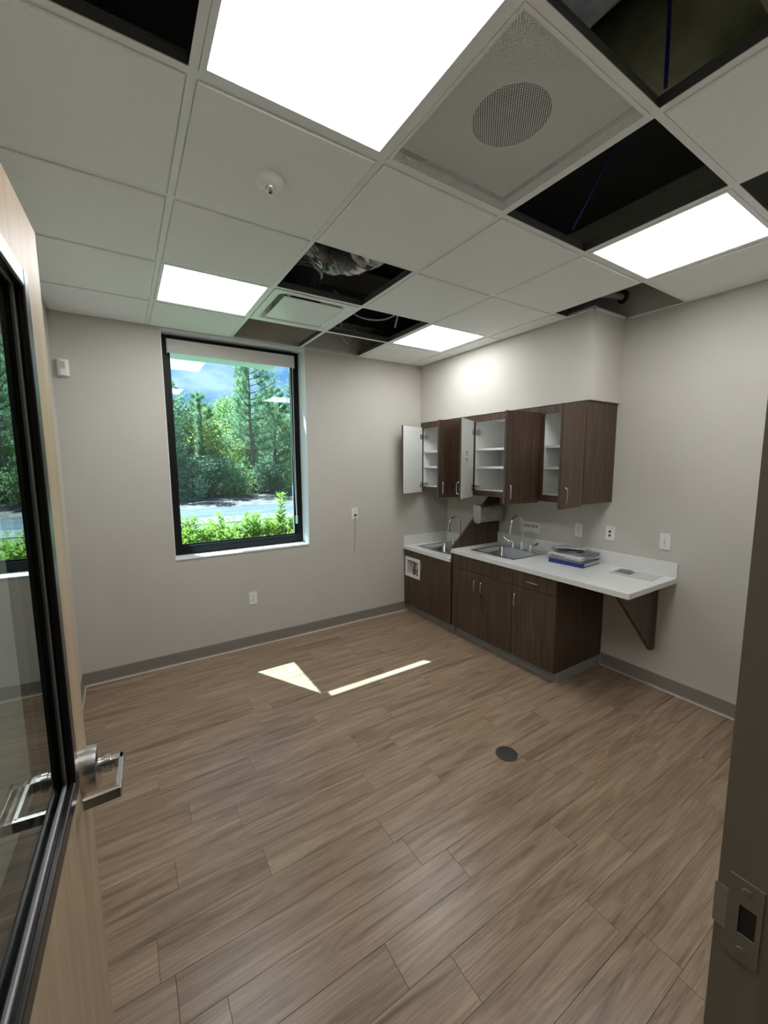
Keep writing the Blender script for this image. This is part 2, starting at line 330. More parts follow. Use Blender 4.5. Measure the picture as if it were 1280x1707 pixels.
# ------------------------------------------------------------------ ceiling: wall angle, tees, tiles
mb = MB(); a = .022
mb.box(XL, 0, -a, 0, H-.001, H); mb.box(XL, XL+a, YF, 0, H-.001, H); mb.box(-a, 0, YF, SY, H-.001, H); mb.box(XL, 0, YF, YF+a, H-.001, H)
mb.box(SX-a, SX, SY-a, 0, H-.001, H); mb.box(SX-a, 0, SY-a, SY, H-.001, H)
for q in ((XL, 0, -.0015, 0), (XL, XL+.0015, YF, 0), (-.0015, 0, YF, SY), (SX-.0015, SX, SY, 0), (SX, 0, SY-.0015, SY)): mb.box(q[0], q[1], q[2], q[3], H, H+.022)
ceil = struct(obj('ceiling', mb, 'tee'), 'white suspended ceiling grid with several tiles missing', 'ceiling')
def tee(x0, x1, y0, y1):
    m = MB(); m.box(x0, x1, y0, y1, H-.0015, H+.0015); m.cur = 1
    if x1 - x0 > y1 - y0: c = (y0+y1)/2; m.box(x0, x1, c-.0012, c+.0012, H+.0015, H+.034); m.box(x0, x1, c-.0035, c+.0035, H+.034, H+.042)
    else: c = (x0+x1)/2; m.box(c-.0012, c+.0012, y0, y1, H+.0015, H+.034); m.box(c-.0035, c+.0035, y0, y1, H+.034, H+.042)
    return obj('tee_bar', m, ['tee', 'web'], ceil)
fw2 = .012
for c, x in enumerate(GX): tee(x-fw2, x+fw2, YF, 0 if x < SX else SY)
xs = [XL] + GX + [0]
for r, y in GY.items():
    for i in range(len(xs)-1):
        x0, x1 = xs[i], xs[i+1]
        if i == len(xs)-2 and y > SY: x1 = SX
        tee(x0 + (fw2 if i else 0), x1 - (fw2 if x1 in GX else 0), y-fw2, y+fw2)
def tile(x0, x1, y0, y1, ex0=1, ex1=1, ey0=1, ey1=1):
    """tegular tile between two tee lines: its face hangs a little below the grid"""
    i = .016; a0, a1, b0, b1 = x0+i, x1-i, y0+i, y1-i; c = .004
    m = MB(); vs = []
    for z, k in ((H-.0075, c), (H-.0045, 0), (H+.002, 0), (H+.002, -.010), (H+.016, -.010)):
        vs += [(a0+k, b0+k, z), (a1-k, b0+k, z), (a1-k, b1-k, z), (a0+k, b1-k, z)]
    m.add(vs, [(0,1,2,3)] + [(r*4+j, r*4+(j+1) % 4, r*4+4+(j+1) % 4, r*4+4+j) for r in range(4) for j in range(4)] + [(16,17,18,19)])
    return obj('ceiling_tile', m, 'tile', ceil, loc=((x0+x1)/2, (y0+y1)/2, H))
rows = {-2: (YF, GY[-1]), -1: (GY[-1], GY[0]), 0: (GY[0], GY[1]), 1: (GY[1], GY[2]), 2: (GY[2], GY[3]), 3: (GY[3], 0)}
cols = {i-1: (xs[i], xs[i+1]) for i in range(6)}
openings = {(-1, -1), (1, -2), (1, 1), (1, 3), (2, -1), (2, 2), (2, 3), (3, -2), (4, 0)}
lights = [((0, -1), 'largest ceiling light panel, nearest the doorway beside the perforated speaker tile'),
          ((0, 2), 'ceiling light panel in front of the window'),
          ((3, -1), 'ceiling light panel beside the dark opening near the right wall'),
          ((3, 2), 'small far ceiling light panel above the wall cabinets corner')]
special = {q for q, _ in lights} | {(1, -1), (1, 2)}
for c, (x0, x1) in cols.items():
    for r, (y0, y1) in rows.items():
        if (c, r) in openings or (c, r) in special: continue
        if c == 4 and r >= 1: x1b = SX
        else: x1b = x1
        tile(x0, x1b, y0, y1)
for q, lab in lights:
    (x0, x1), (y0, y1) = cols[q[0]], rows[q[1]]; i = .013; w = .018
    cx, cy = (x0+x1)/2, (y0+y1)/2
    t = thing('ceiling_light', lab, 'light', (cx, cy, H), 'ceiling light panels')
    m = MB(); z0, z1 = H-.004, H+.04
    m.box(x0+i, x1-i, y0+i, y0+i+w, z0, z1); m.box(x0+i, x1-i, y1-i-w, y1-i, z0, z1); m.box(x0+i, x0+i+w, y0+i+w, y1-i-w, z0, z1); m.box(x1-i-w, x1-i, y0+i+w, y1-i-w, z0, z1)
    m.box(x0+i, x1-i, y0+i, y1-i, H+.03, H+.045)
    obj('light_frame', m, 'metal_white', t)
    obj('light_diffuser', B(x0+i+w, x1-i-w, y0+i+w, y1-i-w, H-.001, H+.012), 'diffuser_light', t)
# perforated speaker panel
(x0, x1), (y0, y1) = cols[1], rows[-1]; cx, cy = (x0+x1)/2, (y0+y1)/2; i = .013
t = thing('speaker_panel', 'white perforated ceiling speaker tile with a dark round speaker showing through', 'speaker', (cx, cy, H))
m = MB(); w = .012
m.box(x0+i, x1-i, y0+i, y0+i+w, H-.003, H+.06); m.box(x0+i, x1-i, y1-i-w, y1-i, H-.003, H+.03); m.box(x0+i, x0+i+w, y0+i+w, y1-i-w, H-.003, H+.03); m.box(x1-i-w, x1-i, y0+i+w, y1-i-w, H-.003, H+.03)
obj('panel_frame', m, 'metal_white', t)
obj('perforated_sheet', MB().add([(x0+i+w, y0+i+w, H-.001), (x1-i-w, y0+i+w, H-.001), (x1-i-w, y1-i-w, H-.001), (x0+i+w, y1-i-w, H-.001)], [(0, 1, 2, 3)]), 'perf', t)
n = 40; R = .125; hw = G/2 - i; SD = .06; vs = []; fs = []
for k in range(n):
    a = 2*PI*k/n; ca, sa = math.cos(a), math.sin(a); s_ = hw/max(abs(ca), abs(sa))
    vs += [(cx+R*ca, cy+R*sa, H+SD), (cx+s_*ca, cy+s_*sa, H+SD)]
for k in range(n): j = (k+1) % n; fs.append((2*k, 2*k+1, 2*j+1, 2*j))
obj('backer_board', MB().add(vs, fs), 'metal_white', t)
obj('speaker_cone', MB().lathe([(R, SD), (R*.98, SD+.008), (.045, SD+.045), (.03, SD+.04), (.0005, SD+.033)], (cx, cy, H), n=32, cap=False), 'dark', t, smooth=True)
# square plaque diffuser
(x0, x1), (y0, y1) = cols[1], rows[2]; cx, cy = (x0+x1)/2, (y0+y1)/2; i = .013
t = thing('air_diffuser', 'white square plaque air diffuser in the ceiling in front of the window', 'vent', (cx, cy, H))
def sq(hw_, z, rad=0.0, n=6):
    if rad <= 0: rad = .001
    pts = []
    for qx, qy, a0 in ((1, 1, 0), (-1, 1, PI/2), (-1, -1, PI), (1, -1, 1.5*PI)):
        for k in range(n+1):
            a = a0 + k*PI/2/n; pts.append((cx + qx*(hw_-rad) + rad*math.cos(a), cy + qy*(hw_-rad) + rad*math.sin(a), z))
    return pts
hw = G/2 - i; rings = [sq(hw, H-.004), sq(hw-.045, H-.004, .03), sq(hw-.075, H+.03, .05), sq(hw-.10, H+.075, .06), sq(.13, H+.085, .125)]
vs = [p for r_ in rings for p in r_]; n = len(rings[0])
obj('pan', MB().add(vs, [(a*n+k, a*n+(k+1) % n, (a+1)*n+(k+1) % n, (a+1)*n+k) for a in range(4) for k in range(n)]), 'metal_white', t)
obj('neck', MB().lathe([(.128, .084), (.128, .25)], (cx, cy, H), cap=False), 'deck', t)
obj('plaque', B(cx-.205, cx+.205, cy-.205, cy+.205, H-.006, H+.002), 'metal_white', t, bev=.002)
for sx in (-1, 1):
    for sy in (-1, 1): obj('plaque_clip', B(cx+sx*.16-.01, cx+sx*.16+.01, cy+sy*.16-.01, cy+sy*.16+.01, H+.002, H+.082), 'metal_white', t)
# round sensor on a tile
c = (-2.725, -2.078, H-.0075)
t = thing('ceiling_sensor', 'small round white sensor on the ceiling tile', 'sensor', c)
obj('housing', MB().lathe([(.055, 0), (.054, -.006), (.046, -.016), (.028, -.026), (.0005, -.028)], c, n=28, cap=False), 'white', t, smooth=True)
obj('lens', MB().lathe([(.018, -.024), (.016, -.036), (.009, -.042), (.0005, -.044)], c, n=20, cap=False), 'satin', t, smooth=True)
obj('lens_eye', MB().lathe([(.008, -.0415), (.0005, -.0465)], c, n=12, cap=False), 'slot', t)

# ------------------------------------------------------------------ what shows in the openings
def bez(pts, n=14):
    pts = [Vector(p) for p in pts]; out = []
    P = [pts[0]] + pts + [pts[-1]]
    for i in range(1, len(P)-2):
        for k in range(n):
            t = k/n; p0, p1, p2, p3 = P[i-1], P[i], P[i+1], P[i+2]
            out.append(0.5*((2*p1) + (p2-p0)*t + (2*p0-5*p1+4*p2-p3)*t*t + (3*p1-p0-3*p2+p3)*t**3))
    return out + [pts[-1]]
cxd, cyd = (cols[1][0]+cols[1][1])/2, (rows[2][0]+rows[2][1])/2
path = bez([(cxd, cyd, H+.262), (cxd+.03, cyd, H+.40), (-1.92, -.87, H+.44), (-1.83, -1.12, H+.37), (-1.80, -1.5, H+.35), (-1.72, -2.0, H+.42)], 16)
rs = [.135*(1 + .05*math.sin(k*1.9) + .03*random.uniform(-1, 1)) for k in range(len(path))]
m = MB().tube(path, rs, 22)
for k in range(len(m.v)): m.v[k] = m.v[k] + Vector((random.uniform(-1, 1), random.uniform(-1, 1), random.uniform(-1, 1)))*.006
t = tag(obj('flexible_duct', m, 'foil', loc=(cxd, cyd, H+.262)), 'crumpled foil flexible duct in the ceiling opening above the air diffuser', 'duct')
tag(obj('main_duct', B(-2.20, -1.86, -3.20, -2.30, H+.36, H+.66), 'galv', bev=.006), 'bluish metal air duct above the openings near the doorway', 'duct')
tag(obj('wrapped_duct', MB().tube([(-1.62, -3.34, H+.36), (-1.62, -3.20, H+.33), (-1.60, -2.9, H+.36), (-1.55, -2.45, H+.45)], [.14, .17, .18, .17], 22), 'insul'), 'round wrapped duct above the opening in the top right corner', 'duct')
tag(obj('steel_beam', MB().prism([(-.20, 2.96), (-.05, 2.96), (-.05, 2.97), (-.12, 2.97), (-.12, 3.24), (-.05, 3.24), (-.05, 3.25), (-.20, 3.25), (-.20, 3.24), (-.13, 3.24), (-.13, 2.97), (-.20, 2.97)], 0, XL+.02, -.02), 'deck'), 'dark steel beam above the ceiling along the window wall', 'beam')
t = thing('conduit_pipe', 'short grey pipe stub with a black collar in the ceiling opening above the soffit corner', 'pipe', (-.1, -1.92, 2.90))
obj('pipe', MB().tube([(-.33, -1.80, 2.92), (-.10, -1.925, 2.905), (-.001, -1.96, 2.90)], .022, 14), 'grey_cable', t)
obj('pipe_collar', MB().tube([(-.022, -1.950, 2.902), (-.001, -1.958, 2.900)], .045, 16), 'dark', t)
def cable(pts, r, mt, lab):
    tag(obj('cable', MB().tube(bez(pts, 10), r, 7), mt), lab, 'cable')
cable([(-1.80, -2.98, 3.52), (-1.815, -3.00, 3.2), (-1.828, -3.015, 2.95), (-1.832, -3.02, 2.775)], .006, 'blue_cable', 'blue cable hanging in the top right ceiling opening')
cable([(-1.36, -2.80, 3.52), (-1.37, -2.70, 3.2), (-1.38, -2.56, 2.95), (-1.38, -2.43, 2.775)], .005, 'blue_cable', 'blue cable hanging in the dark opening next to the speaker tile')
cable([(-1.75, -.62, H+.30), (-1.62, -.74, H+.10), (-1.42, -.90, H+.07), (-1.30, -1.08, H+.22), (-1.28, -1.12, H+.40)], .006, 'grey_cable', 'drooping grey cable in the opening beside the air diffuser')
cable([(-1.24, -1.0, H+.45), (-1.30, -.88, H+.16), (-1.24, -.72, H+.08), (-1.16, -.65, H+.25)], .006, 'grey_cable', 'looped grey cable beside the far light panel')
cable([(-1.5, -.22, H+.35), (-1.47, -.20, H+.10), (-1.36, -.16, H+.06), (-1.30, -.13, H+.22)], .007, 'grey_cable', 'short grey cable in the opening against the window wall')
cable([(-.40, -1.90, 2.99), (-.30, -1.95, 2.90), (-.24, -1.88, 2.93), (-.18, -1.82, 3.02)], .006, 'blue_cable', 'blue wire looped round the pipe above the soffit')

# ------------------------------------------------------------------ window
win = bpy.data.objects.new('window_1', None); COL.objects.link(win); win.location = ((WX0+WX1)/2, 0, WZ0)
struct(win, 'tall black-framed window looking out on trees', 'window')
def ring(x0, x1, z0, z1, wl, wr, wb, wt, y0, y1, m=None):
    m = m or MB()
    m.box(x0, x0+wl, y0, y1, z0, z1); m.box(x1-wr, x1, y0, y1, z0, z1); m.box(x0+wl, x1-wr, y0, y1, z0, z0+wb); m.box(x0+wl, x1-wr, y0, y1, z1-wt, z1); return m
m = MB(); m.box(WX0, WX0+.006, 0.0, .16, WZ0, WZ1); m.box(WX1-.006, WX1, 0.0, .16, WZ0, WZ1); m.box(WX0+.006, WX1-.006, 0, .16, WZ1-.006, WZ1)
obj('reveal', m, 'white_wall', win)
obj('window_sill', B(WX0+.006, WX1-.006, -.006, .16, WZ0-.004, WZ0+.008), 'white_wall', win, bev=.002)
fx0, fx1, fz0, fz1 = WX0+.006, WX1-.006, WZ0+.008, WZ1-.006
obj('window_frame', ring(fx0, fx1, fz0, fz1, .060, .060, .075, .055, .16, .235), 'black', win, bev=.002)
obj('glazing_bead', ring(fx0+.060, fx1-.060, fz0+.075, fz1-.055, .012, .012, .012, .012, .185, .205), 'black', win)
obj('glass_pane', B(fx0+.062, fx1-.062, .203, .209, fz0+.077, fz1-.057), 'glass', win)
m = ring(WX0, WX1, WZ0, WZ1, .03, .03, .03, .03, .235, YE); obj('outer_reveal', m, 'bluegrey_metal', win)
# roller shade
t = thing('roller_shade', 'rolled-up pale roller shade at the top of the window', 'blind', ((fx0+fx1)/2, .12, 2.56))
sx0, sx1 = fx0+.045, fx1-.058; fa, fb = 2.571, 2.680
obj('fascia', B(sx0, sx1, .100, .105, fa, fb), 'shade', t); obj('fascia_end', B(sx0, sx0+.004, .105, .158, fa, fb), 'shade', t); obj('fascia_end', B(sx1-.004, sx1, .105, .158, fa, fb), 'shade', t)
obj('roll', MB().tube([(sx0+.006, .132, 2.632), (sx1-.006, .132, 2.632)], .024, 18), 'shade', t)
obj('hem_bar', MB().tube([(sx0+.02, .132, 2.588), (sx1-.02, .132, 2.588)], .010, 10), 'shade', t)
obj('bead_chain', MB().tube([(sx1-.012, .125, 2.60), (sx1-.014, .123, 1.9), (sx1-.012, .125, 1.16)], .0028, 6), 'metal_white', t)
obj('bead_chain', MB().tube([(sx1-.030, .142, 2.60), (sx1-.026, .140, 1.9), (sx1-.016, .128, 1.16)], .0028, 6), 'metal_white', t)
obj('chain_tensioner', B(sx1-.024, sx1-.006, .118, .138, 1.09, 1.17), 'metal_white', t, bev=.003)
obj('mount_bracket', B(sx0+.004, sx1-.004, .112, .158, fb-.02, fb), 'shade', t)

# ------------------------------------------------------------------ door frame, door
m = MB()
for (xa, xb, xs_) in ((DX1, DX1+.05, DX1-.016), (DX0-.05, DX0, DX0+.016)):
    m.box(xa, xb, YF-.15, YF-.008, 0, DZ+.05); s0, s1 = sorted((xs_, xb if xs_ > xa else xa))
    m.box(min(xs_, DX1 if xa == DX1 else DX0), max(xs_, DX1 if xa == DX1 else DX0), YF-.12, YF-.058, 0, DZ)
m.box(DX0, DX1, YF-.15, YF-.008, DZ, DZ+.05); m.box(DX0+.016, DX1-.016, YF-.12, YF-.058, DZ-.016, DZ)
for xa, xb in ((DX1+.0005, DX1+.05), (DX0-.05, DX0-.0005)): m.box(xa, xb, YF-.008, YF+.002, 0, DZ+.05)
m.box(DX0-.05, DX1+.05, YF-.008, YF+.002, DZ+.0005, DZ+.05)
fr = struct(obj('trim_1', m, 'frame_paint'), 'painted brown-grey metal door frame at the right edge', 'door frame')
# strike plate with a real hole, lip and two screws
m = MB(); x = DX1; th = .0018; z0, z1 = .930, 1.062; ya, yb = YF-.052, YF-.012; hz0, hz1, ha, hb = .974, 1.020, YF-.046, YF-.026
m.box(x-th, x, ya, ha, z0, z1); m.box(x-th, x, hb, yb, z0, z1); m.box(x-th, x, ha, hb, z0, hz0); m.box(x-th, x, ha, hb, hz1, z1)
st = obj('strike_plate', m, 'frame_paint', fr)
obj('strike_lip', MB().prism([(x-th, yb), (x, yb), (x+.004, yb+.016), (x+.001, yb+.017)], 2, .962, 1.030), 'frame_paint', st)
obj('latch_hole', B(x-th*.4, x-.0001, ha, hb, hz0, hz1), 'slot', st)
for zz in (.947, 1.045): obj('screw', MB().lathe([(.006, 0), (.005, .0008), (.0005, .001)], (x-th, YF-.033, zz), (-1, 0, 0), n=14, cap=False), 'frame_paint', st)

ED = Vector((-3.378, -2.595, 0)); HG = Vector((-3.420, -3.500, 0))     # door face line: latch edge and hinge edge
e = (ED - HG); DW = e.length; e.normalize(); nrm = Vector((e.y, -e.x, 0))
if nrm.x < 0: nrm = -nrm
DM = Matrix(((e.x, nrm.x, 0, HG.x), (e.y, nrm.y, 0, HG.y), (0, 0, 1, 0), (0, 0, 0, 1)))  # local x along door, y out of the seen face, z up
DT = .044; DH = 2.136
door = bpy.data.objects.new('door_1', None); COL.objects.link(door); door.location = HG
struct(door, 'open maple door with a large black-framed glass lite and chrome lever', 'door')
lx0, lx1, lz0, lz1 = .15, DW-.180, 1.065, 1.985      # cut-out of the lite
m = MB(DM); m.box(0, lx0, -DT, 0, .01, DH); m.box(lx1, DW, -DT, 0, .01, DH); m.box(lx0, lx1, -DT, 0, .01, lz0); m.box(lx0, lx1, -DT, 0, lz1, DH)
obj('door_leaf', m, 'maple', door)
def lite(y0, y1, m):
    w = .020
    for (xa, xb, za, zb) in ((lx0-.012, lx0+w, lz0-.012, lz1+.012), (lx1-w, lx1+.012, lz0-.012, lz1+.012), (lx0+w, lx1-w, lz0-.012, lz0+w), (lx0+w, lx1-w, lz1-w, lz1+.012)):
        m.box(xa, xb, y0, y1, za, zb)
m = MB(DM); lite(0, .010, m); m2 = m
lf = obj('lite_frame', m, 'bronze', door, bev=.003)
m = MB(DM); lite(-DT-.010, -DT, m); obj('lite_frame', m, 'bronze', door, bev=.003)
m = MB(DM); w = .010
for (xa, xb, za, zb) in ((lx0, lx0+w, lz0, lz1), (lx1-w, lx1, lz0, lz1), (lx0+w, lx1-w, lz0, lz0+w), (lx0+w, lx1-w, lz1-w, lz1)): m.box(xa, xb, -DT+.001, -.001, za, zb)
obj('lite_stop', m, 'bronze', door)
obj('glass_pane', MB(DM).box(lx0+w, lx1-w, -.014, -.008, lz0+w, lz1-w), 'door_glass', door)
obj('gasket', (lambda m: [m.box(*q) for q in ((lx0+w, lx1-w, -.0078, -.005, lz0+w, lz0+w+.006), (lx1-w-.006, lx1-w, -.0078, -.005, lz0+w, lz1-w), (lx0+w, lx1-w, -.0078, -.005, lz1-w-.006, lz1-w))] and m)(MB(DM)), 'grey_cable', door)
LX, LZ = DW-.072, 1.020
def lever(side):
    s = 1 if side > 0 else -1; y0 = 0 if s > 0 else -DT
    L = obj('lever_set', MB(DM).lathe([(.047, 0), (.047, s*.012), (.045, s*.028), (.038, s*.032), (.016, s*.031), (.016, s*.040), (.019, s*.041), (.019, s*.052), (.013, s*.053), (.013, s*.06)], (LX, y0, LZ), (0, 1, 0), n=32), 'satin', door, smooth=True)
    # lever arm: out from the rose, along the door towards the hinge, returning to the leaf
    m = MB(DM); h = .011
    def slab(p, q, th):
        p, q = Vector(p), Vector(q); d = (q-p).normalized(); nn = Vector((-d.y, d.x))*th
        vs = [(*(p+nn), LZ-h), (*(p-nn), LZ-h), (*(q-nn), LZ-h), (*(q+nn), LZ-h), (*(p+nn), LZ+h), (*(p-nn), LZ+h), (*(q-nn), LZ+h), (*(q+nn), LZ+h)]
        m.add(vs, [(0,3,2,1),(4,5,6,7),(0,1,5,4),(1,2,6,5),(2,3,7,6),(3,0,4,7)])
    yo = y0 + s*.072
    slab((LX, y0+s*.045), (LX, yo+s*.005), .010); slab((LX+.010, yo), (LX-.108, yo), .005); slab((LX-.106, yo+s*.004), (LX-.112, y0+s*.012), .005)
    obj('lever_arm', m, 'satin', L, bev=.002)
lever(1); lever(-1)
m = MB(DM)
for zz in (.25, 1.1, 1.95): obj('hinge', MB(DM).tube([(-.006, .006, zz-.055), (-.006, .006, zz+.055)], .007, 10), 'satin', door)

# ------------------------------------------------------------------ wall plates
def plate(kind, name, label, cat, pos, u, n, group=None):
    F = frame_mtx(pos, u, n); t = thing(name, label, cat, pos, group)
    obj('cover_plate', MB(F).box(-.036, .036, 0, .006, -.059, .059), 'white', t, bev=.0025)
    if kind == 'duplex':
        for zz in (-.02, .02):
            r = obj('receptacle', MB(F).lathe([(.0165, .006), (.0165, .0085)], (0, 0, zz), (0, 1, 0), n=20), 'white', t)
            for sx in (-.006, .006): obj('slot', MB(F).box(sx-.0013, sx+.0013, .0084, .0092, zz+.001, zz+.009), 'slot', r)
            obj('slot', MB(F).lathe([(.0028, .0084), (.0028, .0092)], (0, 0, zz-.007), (0, 1, 0), n=10), 'slot', r)
        obj('screw', MB(F).lathe([(.003, .006), (.003, .0072)], (0, 0, 0), (0, 1, 0), n=10), 'satin', t)
    elif kind == 'gfci':
        f = obj('receptacle', MB(F).box(-.0165, .0165, .006, .0095, -.033, .033), 'white', t, bev=.001)
        for zz in (-.021, .019):
            for sx in (-.006, .006): obj('slot', MB(F).box(sx-.0013, sx+.0013, .0094, .0102, zz, zz+.008), 'slot', f)
            obj('slot', MB(F).lathe([(.0028, .0094), (.0028, .0102)], (0, 0, zz-.006), (0, 1, 0), n=10), 'slot', f)
        for zz in (-.003, .004): obj('test_button', MB(F).box(-.007, .007, .0095, .0108, zz-.0025, zz+.0025), 'paper2', f)
    elif kind == 'jack':
        for zz, mt in ((.016, 'slot'), (-.016, 'red')):
            j = obj('jack', MB(F).lathe([(.010, .006), (.010, .010), (.007, .0105)], (0, 0, zz), (0, 1, 0), n=18), mt, t)
        for zz in (-.044, .044):
            for sx in (-.02, -.007, .007, .02): obj('marking', MB(F).box(sx-.004, sx+.004, .006, .0066, zz-.003, zz+.003), 'paper2', t)
    elif kind == 'switch':
        obj('bezel', MB(F).box(-.006, .006, .006, .0075, -.013, .013), 'paper2', t)
        obj('toggle', MB(F).prism([(.006, -.005), (.006, .006), (.018, .012), (.020, .006)], 0, -.0042, .0042), 'white', t)
        for zz in (-.03, .03): obj('screw', MB(F).lathe([(.003, .006), (.003, .0072)], (0, 0, zz), (0, 1, 0), n=10), 'satin', t)
    return t
ub, nb = (-1, 0, 0), (0, -1, 0)      # on the back wall
ur, nr = (0, 1, 0), (-1, 0, 0)       # on the right wall
plate('duplex', 'wall_outlet', 'white duplex outlet low on the wall under the window', 'outlet', (-2.332, 0, .456), ub, nb)
plate('duplex', 'wall_outlet', 'white outlet with a thin cord hanging from it right of the window', 'outlet', (-1.263, 0, 1.163), ub, nb)
plate('gfci', 'wall_outlet', 'white outlet above the counter behind the paper stack', 'outlet', (0, -1.69, 1.10), ur, nr)
plate('jack', 'jack_plate', 'white wall plate with two small dark round jacks', 'wall plate', (0, -1.957, 1.107), ur, nr)
plate('switch', 'light_switch', 'white toggle switch plate above the end of the counter', 'switch', (0, -2.353, 1.104), ur, nr)
t = thing('hanging_cord', 'thin pale cord with a dark plug hanging from the outlet right of the window', 'cord', (-1.263, -.01, .745))
obj('cord', MB().tube(bez([(-1.262, -.022, 1.138), (-1.264, -.014, 1.07), (-1.262, -.008, .98), (-1.268, -.007, .88), (-1.272, -.007, .76)], 8), .0028, 6), 'grey_cable', t)
obj('plug', MB().tube([(-1.270, -.0105, 1.146), (-1.266, -.020, 1.146), (-1.250, -.026, 1.150)], [.010, .010, .006], 10), 'dark', t)
obj('end_cap', MB().tube([(-1.272, -.007, .765), (-1.273, -.007, .745)], .005, 8), 'white', t)
# sensor on the back wall by the door
t = thing('wall_sensor', 'small white box sensor high on the window wall next to the door', 'sensor', (-3.562, 0, 2.29))
obj('sensor_base', B(-3.597, -3.528, -.012, 0, 2.292, 2.412), 'white', t, bev=.002)
obj('sensor_cover', MB().prism([(-3.592, -.012), (-3.592, -.030), (-3.575, -.040), (-3.545, -.040), (-3.531, -.028), (-3.531, -.012)], 2, 2.297, 2.407), 'white', t, bev=.002)
obj('sensor_lens', B(-3.573, -3.548, -.0425, -.040, 2.345, 2.392), 'paper2', t, bev=.0008)

# ------------------------------------------------------------------ cabinets
def pull(parent, F, z0, z1, x, vertical=True, length=None):
    """wire pull on the local face y = 0 of frame F"""
    if vertical: pts = [(x, 0, z0), (x, .022, z0), (x, .030, z0+.010), (x, .030, z1-.010), (x, .022, z1), (x, 0, z1)]
    else: pts = [(x-length/2, 0, z0), (x-length/2, .022, z0), (x-length/2+.01, .030, z0), (x+length/2-.01, .030, z0), (x+length/2, .022, z0), (x+length/2, 0, z0)]
    return obj('pull_handle', MB(F).tube(pts, .0045, 8), 'satin', parent)
BF = -.617       # front plane of base carcasses
def base_unit(label, y0, y1, ztop, loc_y):
    t = thing('base_cabinet', label, 'cabinet', (-.3, loc_y, 0), 'dark walnut base cabinets')
    m = MB(); p = .018
    m.box(BF, -.002, y0, y0+p, .085, ztop); m.box(BF, -.002, y1-p, y1, .085, ztop); m.box(BF, -.002, y0+p, y1-p, .085, .105); m.box(-.014, -.002, y0+p, y1-p, .105, ztop)
    m.box(BF, BF+.018, y0+p, y1-p, ztop-.06, ztop)
    obj('carcass', m, 'walnut', t)
    m = MB(); m.box(-.575, -.01, y0, y1, 0, .0845); obj('toe_kick', m, 'kick', t, bev=.003)
    return t
def front(parent, name, y0, y1, z0, z1, handle=None):
    d = obj(name, B(BF-.020, BF-.001, y0+.0015, y1-.0015, z0, z1), 'walnut', parent, bev=.0012)
    F = frame_mtx((BF-.020, 0, 0), (0, 1, 0), (-1, 0, 0))
    if handle: pull(d, F, *handle)
    return d
CA, CB, CC, CD = -.006, -.787, -1.530, -1.935
# far low unit with the recessed valve box
t = base_unit('low walnut base cabinet in the far corner with the recessed white valve box', CB, CA, .721, -.39)
fy0, fy1, bz0, bz1 = -.300, -.034, .420, .642
m = MB(); f0, f1 = -.318, CA-.001
m.box(BF-.020, BF-.001, f0, fy0+.02, .090, .716); m.box(BF-.020, BF-.001, fy1-.02, f1, .090, .716); m.box(BF-.020, BF-.001, fy0+.02, fy1-.02, .090, bz0+.02); m.box(BF-.020, BF-.001, fy0+.02, fy1-.02, bz1-.02, .716)
obj('fixed_panel', m, 'walnut', t)
front(t, 'cabinet_door', CB, -.320, .090, .716, (.515, .620, -.352))
t2 = thing('valve_box', 'white recessed valve box set into the far base cabinet front', 'valve box', (BF, -.167, bz0), None)
m = MB(); xa, xb = BF-.026, BF-.0205; w = .034
m.box(xa, xb, fy0, fy0+w, bz0, bz1); m.box(xa, xb, fy1-w, fy1, bz0, bz1); m.box(xa, xb, fy0+w, fy1-w, bz0, bz0+w); m.box(xa, xb, fy0+w, fy1-w, bz1-w, bz1)
obj('face_frame', m, 'white', t2, bev=.0015)
m = MB(); xd = BF+.09; g = .022
m.box(xb, xd, fy0+g, fy0+g+.003, bz0+g, bz1-g); m.box(xb, xd, fy1-g-.003, fy1-g, bz0+g, bz1-g); m.box(xb, xd, fy0+g+.003, fy1-g-.003, bz0+g, bz0+g+.003); m.box(xb, xd, fy0+g+.003, fy1-g-.003, bz1-g-.003, bz1-g); m.box(xd, xd+.003, fy0+g, fy1-g, bz0+g, bz1-g)
obj('box_liner', m, 'white', t2)
for yy in (-.150, -.222):
    v = obj('valve', MB().lathe([(.016, 0), (.016, .035), (.022, .038), (.022, .06), (.013, .064), (.013, .10)], (BF+.012, yy, bz0+g+.003), n=16), 'copper', t2, smooth=True)
    obj('valve_cap', MB().lathe([(.018, .1001), (.018, .125), (.012, .13)], (BF+.012, yy, bz0+g+.003), n=16), 'satin', v, smooth=True)
# sink unit
t = base_unit('walnut base cabinet with two doors under the clean sink', CC, CB-.022, .820, -1.17)
front(t, 'false_front', CC, CB-.022, .690, .816)
mid = -1.165
front(t, 'cabinet_door', mid, CB-.022, .090, .686, (.515, .620, mid+.040))
d = front(t, 'cabinet_door', CC, mid, .090, .686, (.515, .620, mid-.040))
tag(obj('cord_loop', MB().tube(bez([(BF-.052, mid-.044, .522), (BF-.032, mid-.075, .47), (BF-.030, mid-.080, .44), (BF-.030, mid-.045, .375), (BF-.029, mid-.030, .41), (BF-.034, mid-.034, .47), (BF-.050, mid-.038, .521)], 6), .0022, 6), 'dark', loc=(BF-.03, mid-.05, .38)), 'thin dark cord loop hanging from a base cabinet door handle', 'cord')
# drawer unit
t = base_unit('walnut base cabinet with a drawer above one door at the open end', CD, CC-.001, .820, -1.73)
d = front(t, 'drawer', CD, CC-.001, .690, .816); pull(d, frame_mtx((BF-.020, 0, 0), (0, 1, 0), (-1, 0, 0)), .752, 0, -1.735, False, .11)
front(t, 'cabinet_door', CD, CC-.001, .090, .686, (.515, .620, CC-.045))
